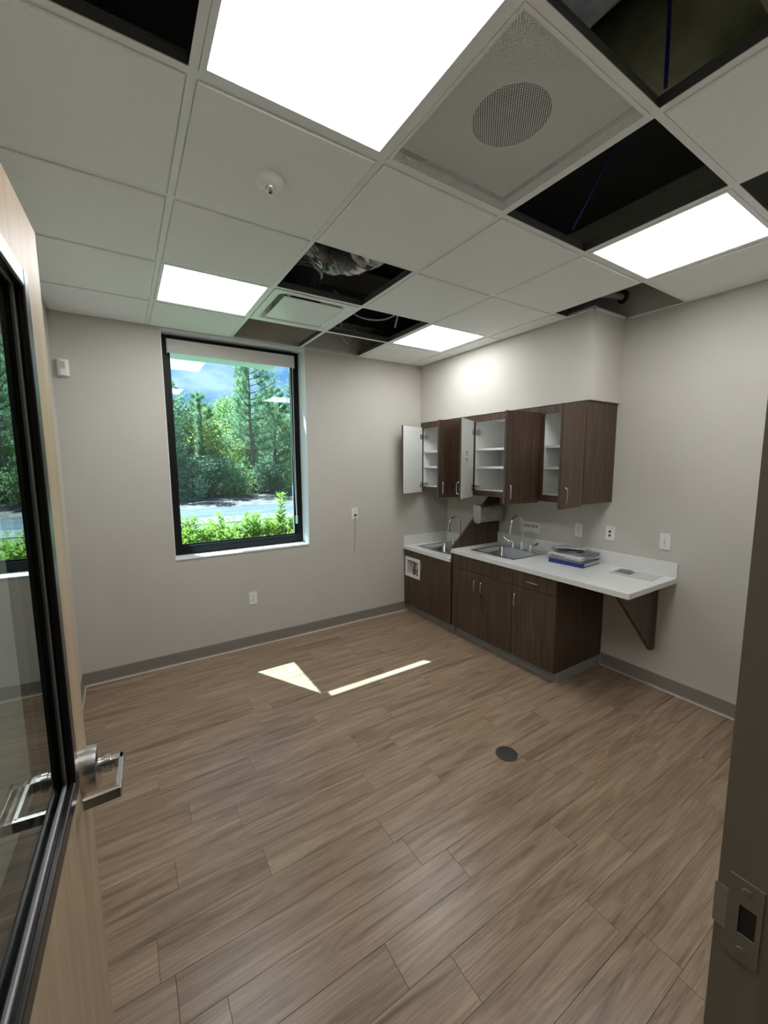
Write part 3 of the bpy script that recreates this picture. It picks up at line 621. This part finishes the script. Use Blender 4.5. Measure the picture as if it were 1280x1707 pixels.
# partition panel rising to the wall cabinets
p0, p1 = -.808, -.788
tag(obj('partition_panel', MB().prism([(-.640, .722), (-.640, .862), (-.622, .885), (-.135, 1.355), (-.001, 1.355), (-.001, .722)], 1, p0, p1), 'walnut', loc=(-.3, -.8, .722), bev=.001), 'dark walnut diagonal partition panel between the two sinks', 'panel')
# countertops with sink cut-outs
def countertop(label, y0, y1, z0, z1, xf, hole, splash_back):
    hx0, hx1, hy0, hy1 = hole
    m = MB(); m.box(xf, hx0, y0, y1, z0, z1); m.box(hx1, -.001, y0, y1, z0, z1); m.box(hx0, hx1, y0, hy0, z0, z1); m.box(hx0, hx1, hy1, y1, z0, z1)
    t = thing('countertop', label, 'countertop', (xf/2, (y0+y1)/2, z0)); obj('slab', m, 'quartz', t)
    obj('backsplash', B(-.020, -.001, y0, y1, z1, z1+.105), 'quartz', t, bev=.0015)
    if splash_back: obj('side_splash', B(xf+.012, -.0205, -.020, -.001, z1, z1+.105), 'quartz', t, bev=.0015)
    return t
countertop('lower white quartz countertop in the far corner', -.787, -.0005, .722, .757, -.655, (-.50, -.14, -.60, -.17), True)
countertop('long white quartz countertop with an overhanging open end', -2.449, -.809, .821, .857, -.660, (-.50, -.16, -1.40, -.985), False)
def sink(label, x0, x1, y0, y1, z, dep):      # drop-in bowl: deck and rim with a hollow bowl; deck at the wall side
    t = thing('sink', label, 'sink', ((x0+x1)/2, (y0+y1)/2, z-dep))
    bx0, bx1, by0, by1 = x0+.035, x1-.085, y0+.032, y1-.032
    def rr_(a0, a1, b0, b1, r, zz, n=5):
        pts = []
        for cx_, cy_, t0 in ((a1-r, b1-r, 0), (a0+r, b1-r, PI/2), (a0+r, b0+r, PI), (a1-r, b0+r, 1.5*PI)):
            for k in range(n+1): a = t0+k*PI/2/n; pts.append((cx_+r*math.cos(a), cy_+r*math.sin(a), zz))
        return pts
    rings = [rr_(x0, x1, y0, y1, .015, z+.001), rr_(x0+.004, x1-.004, y0+.004, y1-.004, .014, z+.005), rr_(bx0-.006, bx1+.006, by0-.006, by1+.006, .045, z+.005), rr_(bx0, bx1, by0, by1, .042, z-.002),
             rr_(bx0+.01, bx1-.01, by0+.01, by1-.01, .04, z-dep+.03), rr_(bx0+.035, bx1-.035, by0+.035, by1-.035, .03, z-dep)]
    n = len(rings[0]); vs = [p for r_ in rings for p in r_]
    m = MB().add(vs, [(a*n+k, a*n+(k+1) % n, (a+1)*n+(k+1) % n, (a+1)*n+k) for a in range(5) for k in range(n)] + [tuple(range(5*n, 6*n))])
    obj('bowl', m, 'steel', t, smooth=True)
    obj('drain_strainer', MB().lathe([(.045, 0.0005), (.042, .003), (.03, .0015), (.0005, .001)], ((bx0+bx1)/2, (by0+by1)/2, z-dep), n=24, cap=False), 'chrome', t, smooth=True)
    return t
sink('stainless drop-in sink in the lower far counter', -.545, -.095, -.640, -.120, .757, .17)
sink('stainless drop-in sink in the long counter below the sign', -.545, -.085, -1.445, -.945, .857, .18)
def faucet(label, x, y, z):
    t = thing('faucet', label, 'faucet', (x, y, z), 'chrome gooseneck faucets')
    obj('spout_base', MB().lathe([(.027, 0), (.027, .006), (.022, .02), (.020, .045), (.014, .06), (.0115, .075), (.010, .09)], (x, y, z), n=24), 'chrome', t, smooth=True)
    R = .078; pts = [(x, y, z+.085), (x, y, z+.17), (x, y, z+.245)] + arc((x-R, y, z+.245), (1, 0, 0), (0, 0, 1), R, 0.12, PI*1.02, 18) + [(x-2*R-.006, y, z+.215), (x-2*R-.010, y, z+.185)]
    obj('gooseneck', MB().tube(pts, .0095, 12), 'chrome', t)
    obj('aerator', MB().tube([(x-2*R-.010, y, z+.188), (x-2*R-.013, y, z+.165)], .0115, 12), 'chrome', t)
    for s in (-1, 1):
        yy = y + s*.102
        h = obj('faucet_handle', MB().lathe([(.025, 0), (.024, .008), (.019, .025), (.017, .04), (.012, .05), (.010, .06), (.0005, .064)], (x, yy, z), n=20, cap=False), 'chrome', t, smooth=True)
        pts = [(x, yy, z+.052), (x-.01, yy+s*.03, z+.056), (x-.018, yy+s*.062, z+.066), (x-.022, yy+s*.095, z+.088)]
        obj('wrist_blade', MB().tube(bez(pts, 6), [.0055]*6+[.007]*6+[.0095]*7, 8), 'chrome', h)
    return t
faucet('chrome gooseneck faucet with wrist blade handles on the long counter', -.128, -1.205, .862)
faucet('chrome gooseneck faucet half hidden behind the diagonal partition', -.135, -.372, .762)
# angled support bracket
tag(obj('support_bracket', MB().prism([(-.001, .820), (-.565, .820), (-.565, .795), (-.052, .285), (-.001, .285)], 1, -2.335, -2.310), 'walnut', loc=(-.2, -2.32, .285), bev=.001), 'triangular walnut bracket under the open end of the counter', 'bracket')
# paper towel dispenser on the partition
t = thing('towel_dispenser', 'stainless paper towel dispenser on the walnut partition', 'dispenser', (-.21, -.85, 1.09))
m = MB().prism([(-.812, 1.265), (-.812, 1.092), (-.865, 1.080), (-.905, 1.098), (-.912, 1.245), (-.902, 1.262)], 0, -.375, -.055)
obj('dispenser_body', m, 'steel', t, bev=.003)
obj('front_cover', MB().prism([(-.9125, 1.243), (-.9065, 1.108), (-.9105, 1.108), (-.9165, 1.243)], 0, -.366, -.064), 'steel', t, bev=.001)
obj('lock', MB().lathe([(.006, 0), (.006, .003)], (-.20, -.9165, 1.232), (0, -1, 0), n=12), 'slot', t)
obj('towel_slot', B(-.33, -.10, -.890, -.855, 1.079, 1.083), 'slot', t)
# sign
t = thing('wall_sign', 'white CLEAN SINK sign taped to the wall behind the faucet', 'sign', (0, -1.187, 1.06))
obj('sign_card', B(-.0022, -.0004, -1.300, -1.074, 1.013, 1.112), 'paper', t)
cu = bpy.data.curves.new('lettering', 'FONT'); cu.body = 'CLEAN SINK'; cu.size = .036; cu.align_x = 'CENTER'; cu.align_y = 'CENTER'; cu.offset = .0006
tmp = bpy.data.objects.new('tmp', cu); COL.objects.link(tmp); dg = bpy.context.evaluated_depsgraph_get()
me = bpy.data.meshes.new_from_object(tmp.evaluated_get(dg)); bpy.data.objects.remove(tmp); me.name = 'lettering'
T = Matrix(((0, 0, -1, -.0026), (-1, 0, 0, 0), (0, 1, 0, .012), (0, 0, 0, 1)))
me.transform(T); me.materials.clear(); me.materials.append(M['ink'])
o = bpy.data.objects.new('lettering', me); COL.objects.link(o); o.parent = t

# wall cabinets
UF = -.388; UZ0, UZ1 = 1.362, 2.119; DZ0, DZ1 = 1.350, 2.070
def upper(label, y0, y1, brown_end=False):
    t = thing('wall_cabinet', label, 'cabinet', (-.2, (y0+y1)/2, UZ0), 'open walnut wall cabinets')
    p = .018; m = MB()
    m.box(UF, -.002, y0, y0+p, UZ0, UZ1); m.box(UF, -.002, y1-p, y1, UZ0, UZ1); m.box(UF, -.002, y0+p, y1-p, UZ0+.038, UZ0+.056); m.box(UF, -.002, y0+p, y1-p, UZ1-.05, UZ1-.032); m.box(-.012, -.002, y0+p, y1-p, UZ0+.056, UZ1-.05)
    obj('carcass', m, 'white_lam', t)
    obj('bottom_panel', B(UF, -.002, y0+p, y1-p, UZ0, UZ0+.012), 'walnut', t)
    m = MB(); a, b = UF-.018, UF-.0005; w = .026
    m.box(a, b, y0, y0+w, UZ0, UZ1); m.box(a, b, y1-w, y1, UZ0, UZ1); m.box(a, b, y0+w, y1-w, UZ0, UZ0+.052); m.box(a, b, y0+w, y1-w, UZ1-.062, UZ1)
    obj('face_frame', m, 'walnut', t)
    for z in (1.630, 1.800): obj('shelf', B(UF+.012, -.013, y0+p+.001, y1-p-.001, z-.009, z+.010), 'white_lam', t)
    m = MB()
    for xx in (UF+.05, -.06):
        for yy, s in ((y0+p, 1), (y1-p, -1)):
            for k in range(14): m.box(xx-.0025, xx+.0025, yy, yy+s*.0006, 1.48+k*.032, 1.485+k*.032)
    obj('shelf_pin_holes', m, 'paper2', t)['kind'] = 'stuff'
    return t
def swing(parent, hy, free, right_hinge, w, white_marks=False):
    hg = Vector((UF-.020, hy, 0)); fe = Vector((free[0], free[1], 0)); e_ = (fe-hg).normalized()
    n_ = Vector((-e_.y, e_.x, 0)) if right_hinge else Vector((e_.y, -e_.x, 0))
    F = frame_mtx(hg, e_, n_)
    m = MB(F); m.box(0.004, w, 0, .0185, DZ0, DZ1); m.cur = 1; m.box(.006, w-.002, -.0012, 0, DZ0+.002, DZ1-.002)
    d = obj('cabinet_door', m, ['walnut', 'white_lam'], parent)
    pull(d, frame_mtx(hg + n_*.0185, e_, n_), 1.395, 1.500, w-.035)
    for z in (1.435, 1.965):
        h = MB(F); h.lathe([(.0175, -.0012), (.0175, -.005), (.012, -.009)], (.028, 0, z), (0, 1, 0), n=16); h.box(.010, .050, -.004, -.0013, z-.026, z+.026)
        obj('hinge_cup', h, 'satin', d)
        s = 1 if right_hinge else -1
        a = MB(); yy = hy + (-.008 if not right_hinge else .008)
        obj('hinge_arm', B(UF-.012, UF+.055, hy + s*.010, hy + s*.026, z-.009, z+.009).box(UF+.012, UF+.050, hy + s*.004, hy + s*.014, z-.024, z+.024), 'satin', parent)
    for z in (1.402, 1.493): obj('handle_screw', MB(F).lathe([(.004, -.0012), (.004, -.003)], (w-.035, 0, z), (0, 1, 0), n=8), 'satin', d)
    if white_marks:
        for z in (1.775, 1.712):
            s_ = obj('sticker', MB(F).box(.17, .25, -.0018, -.0012, z-.035, z+.006), 'paper', d)
            obj('sticker_print', MB(F).box(.175, .245, -.0022, -.0018, z-.004, z+.003), 'ink', d)
            for q in (.18, .205): obj('sticker_print', MB(F).box(q, q+.016, -.0022, -.0018, z-.028, z-.018), 'mag_grey', d)
    return d
UA, UB, UC, UD = -.004, -.808, -1.572, -1.945
t = upper('wall cabinet in the far corner with one white-backed door swung open', UB+.0005, UA)
swing(t, UA-.030, (-.752, -.154), False, .372); swing(t, UB+.020, (-.766, -.735), True, .372)
t = upper('middle wall cabinet above the towel dispenser with both doors open', UC+.0005, UB-.0005)
swing(t, UB-.022, (-.728, -1.001), False, .365, True); swing(t, UC+.012, (-.768, -1.522), True, .365)
t = upper('narrow wall cabinet at the near end with its single door open', UD, UC-.0005)
swing(t, UD+.010, (-.755, -1.985), True, .345)
obj('end_panel', B(UF-.018, -.002, UD-.010, UD-.0005, UZ0-.001, UZ1), 'walnut', t)

# ------------------------------------------------------------------ paper stack on the counter
ZC = .857
def rotm(cx_, cy_, z, deg): return Matrix.Translation((cx_, cy_, z)) @ Matrix.Rotation(math.radians(deg), 4, 'Z')
t = thing('ring_binder', 'blue ring binder at the bottom of the paper stack', 'binder', (-.185, -1.775, ZC), 'things in the paper stack')
F = rotm(-.185, -1.775, ZC, 4)
m = MB(F); m.box(-.135, -.131, -.145, .145, .0005, .036); m.box(-.131, .130, -.145, .145, .0005, .003); m.box(-.131, .130, -.145, .145, .033, .036)
obj('binder_cover', m, 'binder', t, bev=.001)
m = MB(F)
for k in range(9):
    m.cur = k % 2; m.box(-.10+random.uniform(-.006, .003), .122+random.uniform(-.006, .006), -.139+random.uniform(-.004, .004), .138+random.uniform(-.004, .004), .0035+k*.0032, .0064+k*.0032)
obj('binder_pages', m, ['paper', 'mag_grey'], t)
obj('binder_rings', MB(F).box(-.128, -.108, -.10, .10, .004, .032), 'satin', t)
z = ZC+.0365
def sheaf(name, label, cat, cx_, cy_, w, l, h, deg, cover, pages='paper', tilt=0, curl=0.0, ztop=None):
    global z
    zz = z if ztop is None else ztop
    t = thing(name, label, cat, (cx_, cy_, zz), 'things in the paper stack'); F = rotm(cx_, cy_, zz, deg) @ Matrix.Rotation(math.radians(tilt), 4, 'X')
    def sheet(a, b, o):       # slightly curled slab from height a to b
        m = MB(F); n = 8; vs = []
        for k in range(n+1):
            q = k/n; cz = curl*(q**3); x_ = -w/2+o + (w-2*o)*q
            for y_ in (-l/2+o, l/2-o): vs += [(x_, y_, a+cz), (x_, y_, b+cz)]
        fs = []
        for k in range(n): i = k*4; fs += [(i, i+4, i+6, i+2), (i+1, i+3, i+7, i+5), (i, i+1, i+5, i+4), (i+2, i+6, i+7, i+3)]
        fs += [(0, 2, 3, 1), (n*4, n*4+1, n*4+3, n*4+2)]
        return m.add(vs, fs)
    if h > .006:
        obj('cover', sheet(.0002, .0012, 0), cover, t); obj('pages', sheet(.0014, h-.0012, .003), pages, t); obj('cover', sheet(h-.001, h, 0), cover, t)
    else: obj('pages', sheet(.0002, h, 0), cover, t)
    if ztop is None: z += h + .0005
    return t
sheaf('catalogue', 'thick grey catalogue on the blue binder', 'catalogue', -.19, -1.765, .26, .29, .016, 2, 'paper2', 'mag_grey')
sheaf('notepad', 'white pad in the middle of the paper stack', 'pad', -.175, -1.77, .25, .28, .012, -5, 'paper', 'paper2')
sheaf('booklet', 'white booklet under the blue-grey magazine in the paper stack', 'booklet', -.185, -1.755, .24, .29, .012, 3, 'paper', 'paper')
sheaf('magazine', 'blue-grey covered magazine near the top of the paper stack', 'magazine', -.165, -1.80, .22, .25, .008, 10, 'mag_blue', 'paper')
sheaf('brochure', 'dark grey brochure near the top of the paper stack', 'brochure', -.16, -1.755, .21, .28, .007, -8, 'mag_grey', 'paper')
sheaf('newspaper', 'folded grey newsprint near the top of the paper stack', 'newspaper', -.135, -1.70, .19, .24, .007, -4, 'paper2', 'paper2')
sheaf('loose_sheet', 'loose white sheet with a lifted edge on top of the paper stack', 'paper', -.185, -1.73, .20, .22, .003, 208, 'paper', curl=.026)
# plastic sleeve with a card
t = thing('document_sleeve', 'clear flat document sleeve with a mauve card by the counter end', 'sleeve', (-.155, -2.24, ZC))
F = rotm(-.155, -2.24, ZC, 3)
obj('sleeve_sheet', MB(F).box(-.098, .098, -.145, .145, .0003, .0032), 'sleeve', t, bev=.0012)
obj('card', MB(F).prism([(-.055, .02), (-.040, .128), (.075, .132), (.082, .065), (.03, .012)], 2, .0033, .0045), 'mauve', t)

# ------------------------------------------------------------------ floor drain
c = (-1.500, -2.242, 0)
t = thing('floor_drain', 'round dark bronze floor drain in the plank floor', 'drain', c)
obj('drain_ring', MB().lathe([(.062, 0), (.062, .0025), (.054, .0035), (.053, .0015)], c, n=36, cap=False), 'drain', t)
obj('drain_plate', MB().lathe([(.053, .0005), (.053, .0018), (.0005, .0024)], c, n=36, cap=False), 'drain', t)
m = MB()
for i_ in range(-5, 6):
    for j_ in range(-5, 6):
        x_, y_ = i_*.0088, j_*.0088
        if x_*x_+y_*y_ < .047**2: m.lathe([(.0028, .0022), (.0028, .0028)], (c[0]+x_, c[1]+y_, 0), n=8)
obj('drain_holes', m, 'slot', t)['kind'] = 'stuff'

# ------------------------------------------------------------------ outdoors
GZ = -.15
mb = MB(); mb.box(-30, 40, YE, 9.6, GZ-.1, GZ); struct(obj('ground_bed', mb, 'soil'), 'planted ground outside the window', 'ground')
struct(obj('ground_kerb', B(-30, 40, 9.6, 11.2, GZ-.1, GZ+.02), 'concrete'), 'pale concrete strip beyond the hedge', 'ground')
struct(obj('ground_road', B(-30, 40, 11.2, 14.4, GZ-.1, GZ), 'asphalt'), 'dark bluish asphalt lane beyond the hedge', 'road')
m = MB(); vs = []; fs = []; nx, ny = 36, 14; random.seed(5)
for j_ in range(ny+1):
    for i_ in range(nx+1):
        y_ = 14.4 + j_*2.0; vs.append((-30+i_*2, y_, GZ + .02 + max(0, (y_-14.4))*.035 + random.uniform(0, .10)*(j_ > 0)))
for j_ in range(ny):
    for i_ in range(nx): a_ = j_*(nx+1)+i_; fs.append((a_, a_+1, a_+nx+2, a_+nx+1))
struct(obj('ground_woods', m.add(vs, fs), 'litter'), 'brown leaf litter under the trees', 'ground')
# metal sunshade above the window
t = thing('window_canopy', 'flat metal sunshade outside above the window', 'canopy', (-2.36, .7, 2.74))
obj('shade_slab', B(-2.967, -1.75, .462, 1.06, 2.742, 2.785), 'bluegrey_metal', t, bev=.004)
for xx in (-2.947, -1.77): obj('bracket_arm', B(xx-.02, xx+.02, YE, .462, 2.745, 2.78), 'bluegrey_metal', t)

def leaf_quad(vs, fs, p, d, up, l, w):
    d = d.normalized(); s_ = d.cross(up)
    if s_.length < 1e-4: s_ = Vector((1, 0, 0))
    s_.normalize(); o_ = len(vs)
    vs += [p, p + d*l*.45 + s_*w*.5 - up*l*.03, p + d*l, p + d*l*.45 - s_*w*.5 - up*l*.03]; fs += [(o_, o_+1, o_+2, o_+3)]
def rvec():
    while True:
        v = Vector((random.uniform(-1, 1), random.uniform(-1, 1), random.uniform(-1, 1)))
        if .05 < v.length < 1: return v
def mesh_from(name, vs, fs, mt):
    me = bpy.data.meshes.new(name); me.from_pydata([tuple(v) for v in vs], [], fs); me.materials.append(M[mt]); return me
# hedge shrubs
def shrub_mesh(seed, w, h, nl, sprig=False):
    random.seed(seed); vs = []; fs = []
    shoots = 170
    for k in range(shoots):
        a = random.uniform(0, 2*PI); r_ = math.sqrt(random.random())*w*.5
        top = h*(1 - .28*(r_/(w*.5))**2)*random.uniform(.72, 1.05); bx_, by_ = r_*math.cos(a), r_*math.sin(a)
        if sprig and k == 0: bx_, by_, top = .02, 0, h+.26
        tall = sprig and k == 0
        z_ = top*.35 if not (sprig and k == 0) else h*.6; ph = random.uniform(0, 6)
        while z_ < top:
            for q in range(2):
                ph += 2.4; dd = Vector((math.cos(ph), math.sin(ph), random.uniform(.25, .7))); l_ = random.uniform(.055, .095)*(1.35 if tall else 1)
                leaf_quad(vs, fs, Vector((bx_+random.uniform(-.015, .015), by_+random.uniform(-.015, .015), z_)), dd, Vector((0, 0, 1)), l_, l_*.36)
            z_ += .013 if tall else .022
        for q in range(5):
            a_ = ph+q*1.257; leaf_quad(vs, fs, Vector((bx_, by_, top)), Vector((math.cos(a_), math.sin(a_), .9)), Vector((0, 0, 1)), .06, .02)
    return mesh_from('foliage', vs, fs, 'hedge')
hm = [shrub_mesh(1, .80, 1.20, 0), shrub_mesh(2, .85, 1.22, 0), shrub_mesh(3, .80, 1.18, 0, True)]
stem = MB()
for k in range(7):
    a = k*.9; stem.tube([(.04*math.cos(a), .04*math.sin(a), 0), (.12*math.cos(a), .12*math.sin(a), .35), (.20*math.cos(a), .20*math.sin(a), .75)], [.012, .009, .005], 6)
hl = ['leafy green hedge shrub at the left side of the window view', 'leafy green hedge shrub in the left middle of the window view', 'leafy green hedge shrub in the middle of the window view', 'leafy green hedge shrub with a tall shoot outside the window', 'leafy green hedge shrub at the right side of the window view',
      'leafy green hedge shrub past the left edge of the window', 'leafy green hedge shrub past the right edge of the window', 'leafy green hedge shrub farthest right of the window']
for k, (x_, y_, mi, rz, s_) in enumerate(((-2.72, 1.35, 0, .3, 1.0), (-2.30, 1.45, 1, 1.7, .97), (-1.90, 1.35, 0, 3.0, 1.0), (-1.62, 1.30, 2, 0, 1.0), (-1.15, 1.40, 1, 4.1, .96), (-3.2, 1.4, 1, 2.2, 1.0), (-.65, 1.35, 0, 5.1, 1.0), (-.15, 1.4, 1, .9, 1.0))):
    t = thing('hedge_shrub', hl[k], 'shrub', (x_, y_, GZ), 'hedge outside the window'); t.rotation_euler.z = rz; t.scale = (s_, s_, s_)
    o = bpy.data.objects.new('foliage', hm[mi]); COL.objects.link(o); o.parent = t
    if k == 0: so = obj('stems', stem, 'bark'); sm_ = so.data; so.parent = t
    else: so = bpy.data.objects.new('stems', sm_); COL.objects.link(so); so.parent = t
# trees: pines and broadleaf
def pine_meshes(seed, h, cr_, z0):
    random.seed(seed); vs = []; fs = []; tr = MB()
    lean = Vector((random.uniform(-.25, .25), random.uniform(-.2, .2), 0))
    ax = lambda z_: lean*(z_/h)**2 + Vector((.06*math.sin(z_*1.3), .05*math.cos(z_*1.1), z_))
    tr.tube([ax(h*k/10) for k in range(11)], [.13*(1-.85*k/10) for k in range(11)], 8)
    z_ = z0; ph = random.uniform(0, 6)
    while z_ < h:
        f = (z_-z0)/(h-z0)
        for q in range(5):
            ph += 2.1; bl = cr_*(1-f)**.6*random.uniform(.55, 1.1)+.25; b0 = ax(z_); dd = Vector((math.cos(ph), math.sin(ph), .25+.5*f))
            tip = b0 + dd.normalized()*bl; midp = (b0+tip)/2 + Vector((0, 0, -.06*bl)); tr.tube([b0, midp, tip], [.028, .018, .007], 5)
            nt_ = int(8+bl*12)
            for k in range(nt_):
                s_ = random.uniform(.25, 1.05); p = b0.lerp(midp, s_*2) if s_ < .5 else midp.lerp(tip, s_*2-1)
                p = p + rvec()*.22*(bl*.5)
                for w_ in range(7): leaf_quad(vs, fs, p, rvec()+Vector((0, 0, .45))+dd*.3, rvec().normalized(), random.uniform(.16, .30), .03)
        z_ += random.uniform(.30, .45)
    return mesh_from('crown', vs, fs, 'pine'), tr
def broad_meshes(seed, h, cr_, z0, nl, ls, mt):
    random.seed(seed); vs = []; fs = []; tr = MB()
    tr.tube([(0, 0, 0), (.05, .03, h*.3), (-.03, .06, h*.6), (.03, 0, h*.85)], [.09, .07, .05, .02], 7)
    cl = []
    for k in range(16):
        z_ = z0 + (h-z0)*(.08+.84*random.random()); f = (z_-z0)/(h-z0); rad = cr_*(1-abs(f-.45)*1.1); a = random.uniform(0, 6.28); r_ = rad*math.sqrt(random.random())
        c_ = Vector((r_*math.cos(a), r_*math.sin(a), z_)); cl.append((c_, cr_*random.uniform(.28, .5))); tr.tube([(0, 0, z_*.7), c_*.6 + Vector((0, 0, z_*.36)), c_], [.03, .02, .008], 5)
    for k in range(nl):
        c_, r_ = cl[k % len(cl)]; p = c_ + rvec()*r_*1.1; p.z = max(p.z, .1)
        leaf_quad(vs, fs, p, rvec()+Vector((0, 0, .1)), rvec().normalized(), ls*random.uniform(.7, 1.3), ls*.55)
    return mesh_from('crown', vs, fs, mt), tr
kinds = {}
def add_tree(kind, x_, y_, s_, rz, lab):
    cm, tm = kinds[kind]; gz = GZ + max(0, y_-14.4)*.035
    t = thing('pine_tree' if kind.startswith('pine') else ('bush' if kind.startswith('bush') else 'broadleaf_tree'), lab, 'bush' if kind.startswith('bush') else 'tree', (x_, y_, gz), 'woods across the road')
    t.rotation_euler.z = rz; t.scale = (s_, s_, s_)
    o = bpy.data.objects.new('crown', cm); COL.objects.link(o); o.parent = t; o = bpy.data.objects.new('trunk', tm); COL.objects.link(o); o.parent = t
def reg(kind, cm, tr):
    me = bpy.data.meshes.new('trunk'); me.from_pydata([tuple(v) for v in tr.v], [], tr.f); me.materials.append(M['bark']); me.shade_smooth(); kinds[kind] = (cm, me)
reg('pine_tall', *pine_meshes(21, 8.2, 2.0, 2.4)); reg('pine_small', *pine_meshes(22, 5.6, 1.7, .7))
reg('broad_mid', *broad_meshes(23, 5.8, 2.0, 1.0, 6500, .17, 'leaf_mid')); reg('broad_yellow', *broad_meshes(24, 4.6, 1.7, .5, 5500, .15, 'leaf_yel')); reg('broad_dark', *broad_meshes(25, 6.2, 2.1, .4, 6500, .18, 'leaf_dark'))
reg('bush_dark', *broad_meshes(26, 1.9, 1.3, .05, 3000, .13, 'leaf_dark')); reg('bush_mid', *broad_meshes(27, 1.7, 1.2, .05, 3000, .12, 'leaf_mid'))
TR = [('pine_tall', 2.9, 19.4, 1.0, 0, 'tall thin pine standing in the centre of the window view'),
      ('broad_dark', -1.2, 18.6, .86, 1, 'dark broadleaf tree at the left of the window view'),
      ('broad_yellow', 1.0, 20.5, 1.0, 2, 'yellow-green tree left of the central pine'),
      ('pine_small', 4.3, 20.2, 1.05, 1.3, 'smaller pine right of the central pine'),
      ('broad_mid', 5.9, 20.8, .9, 3, 'mid green tree at the right of the window view'),
      ('pine_small', 0.4, 19.2, .9, 4, 'small dense pine in the left of the window view'),
      ('broad_mid', 2.2, 23.5, .95, 5, 'mid green tree behind the central pine'),
      ('broad_dark', 4.6, 24.5, .9, .4, 'dark broadleaf tree behind the right-hand pine'),
      ('pine_tall', -1.9, 23.0, 1.05, 2.5, 'tall pine reaching up in the left corner of the window view'),
      ('broad_mid', -.2, 24.5, .9, 1.9, 'mid green tree in the back row at the left'),
      ('broad_dark', 7.6, 22.0, 1.1, 2.8, 'dark broadleaf tree past the right window edge'),
      ('pine_tall', 8.4, 26.0, 1.0, 1.1, 'tall pine past the right window edge'),
      ('broad_mid', -4.0, 21.5, 1.1, .6, 'mid green tree past the left window edge'),
      ('broad_dark', 6.6, 27.0, 1.15, 5.5, 'dark broadleaf tree in the back row at the right'),
      ('broad_mid', 10.5, 22.0, 1.1, 3.6, 'mid green tree farthest right in the woods'),
      ('pine_tall', 12.5, 24.0, 1.0, 5.1, 'tall pine farthest right in the woods'),
      ('bush_dark', -.6, 17.4, 1.0, 0, 'dark bush at the left edge of the leaf litter'), ('bush_mid', 1.6, 18.3, .9, 1, 'green bush left of the central pine trunk'),
      ('bush_dark', 3.6, 18.6, .9, 2, 'dark bush right of the central pine trunk'), ('bush_mid', 5.2, 18.4, 1.0, 3, 'green bush at the right edge of the leaf litter'),
      ('bush_mid', 2.6, 21.0, 1.2, 4, 'green bush behind the central pine trunk'), ('bush_dark', 0.5, 18.0, 1.0, 5, 'dark bush in the left middle of the leaf litter'),
      ('bush_dark', 7.0, 18.8, 1.1, 2.4, 'dark bush past the right window edge'), ('bush_mid', -2.6, 18.4, 1.1, 2.9, 'green bush past the left window edge')]
for a in TR: add_tree(*a)
# far belt of trees closing the gaps
far = [('broad_dark', -8, 30), ('broad_mid', -5, 31), ('broad_dark', -2, 30), ('broad_mid', 1, 31), ('broad_dark', 3.6, 30), ('broad_mid', 6, 31), ('broad_dark', 9, 30), ('broad_mid', 12, 31), ('broad_dark', 15, 30)]
pos = ['farthest left', 'far left', 'left', 'left of centre', 'centre', 'right of centre', 'right', 'far right', 'farthest right']
for k, (kd, x_, y_) in enumerate(far): add_tree(kd, x_, y_, 1.0, k*1.3, 'distant background tree at the %s of the back row of woods' % pos[k])
# thin fallen branch on the litter
tag(obj('fallen_branch', MB().tube([(-1.0, 15.4, GZ+.14), (-.3, 15.5, GZ+.20), (.4, 15.45, GZ+.16)], [.03, .025, .012], 6), 'grey_cable'), 'pale fallen branch lying on the leaf litter', 'branch')
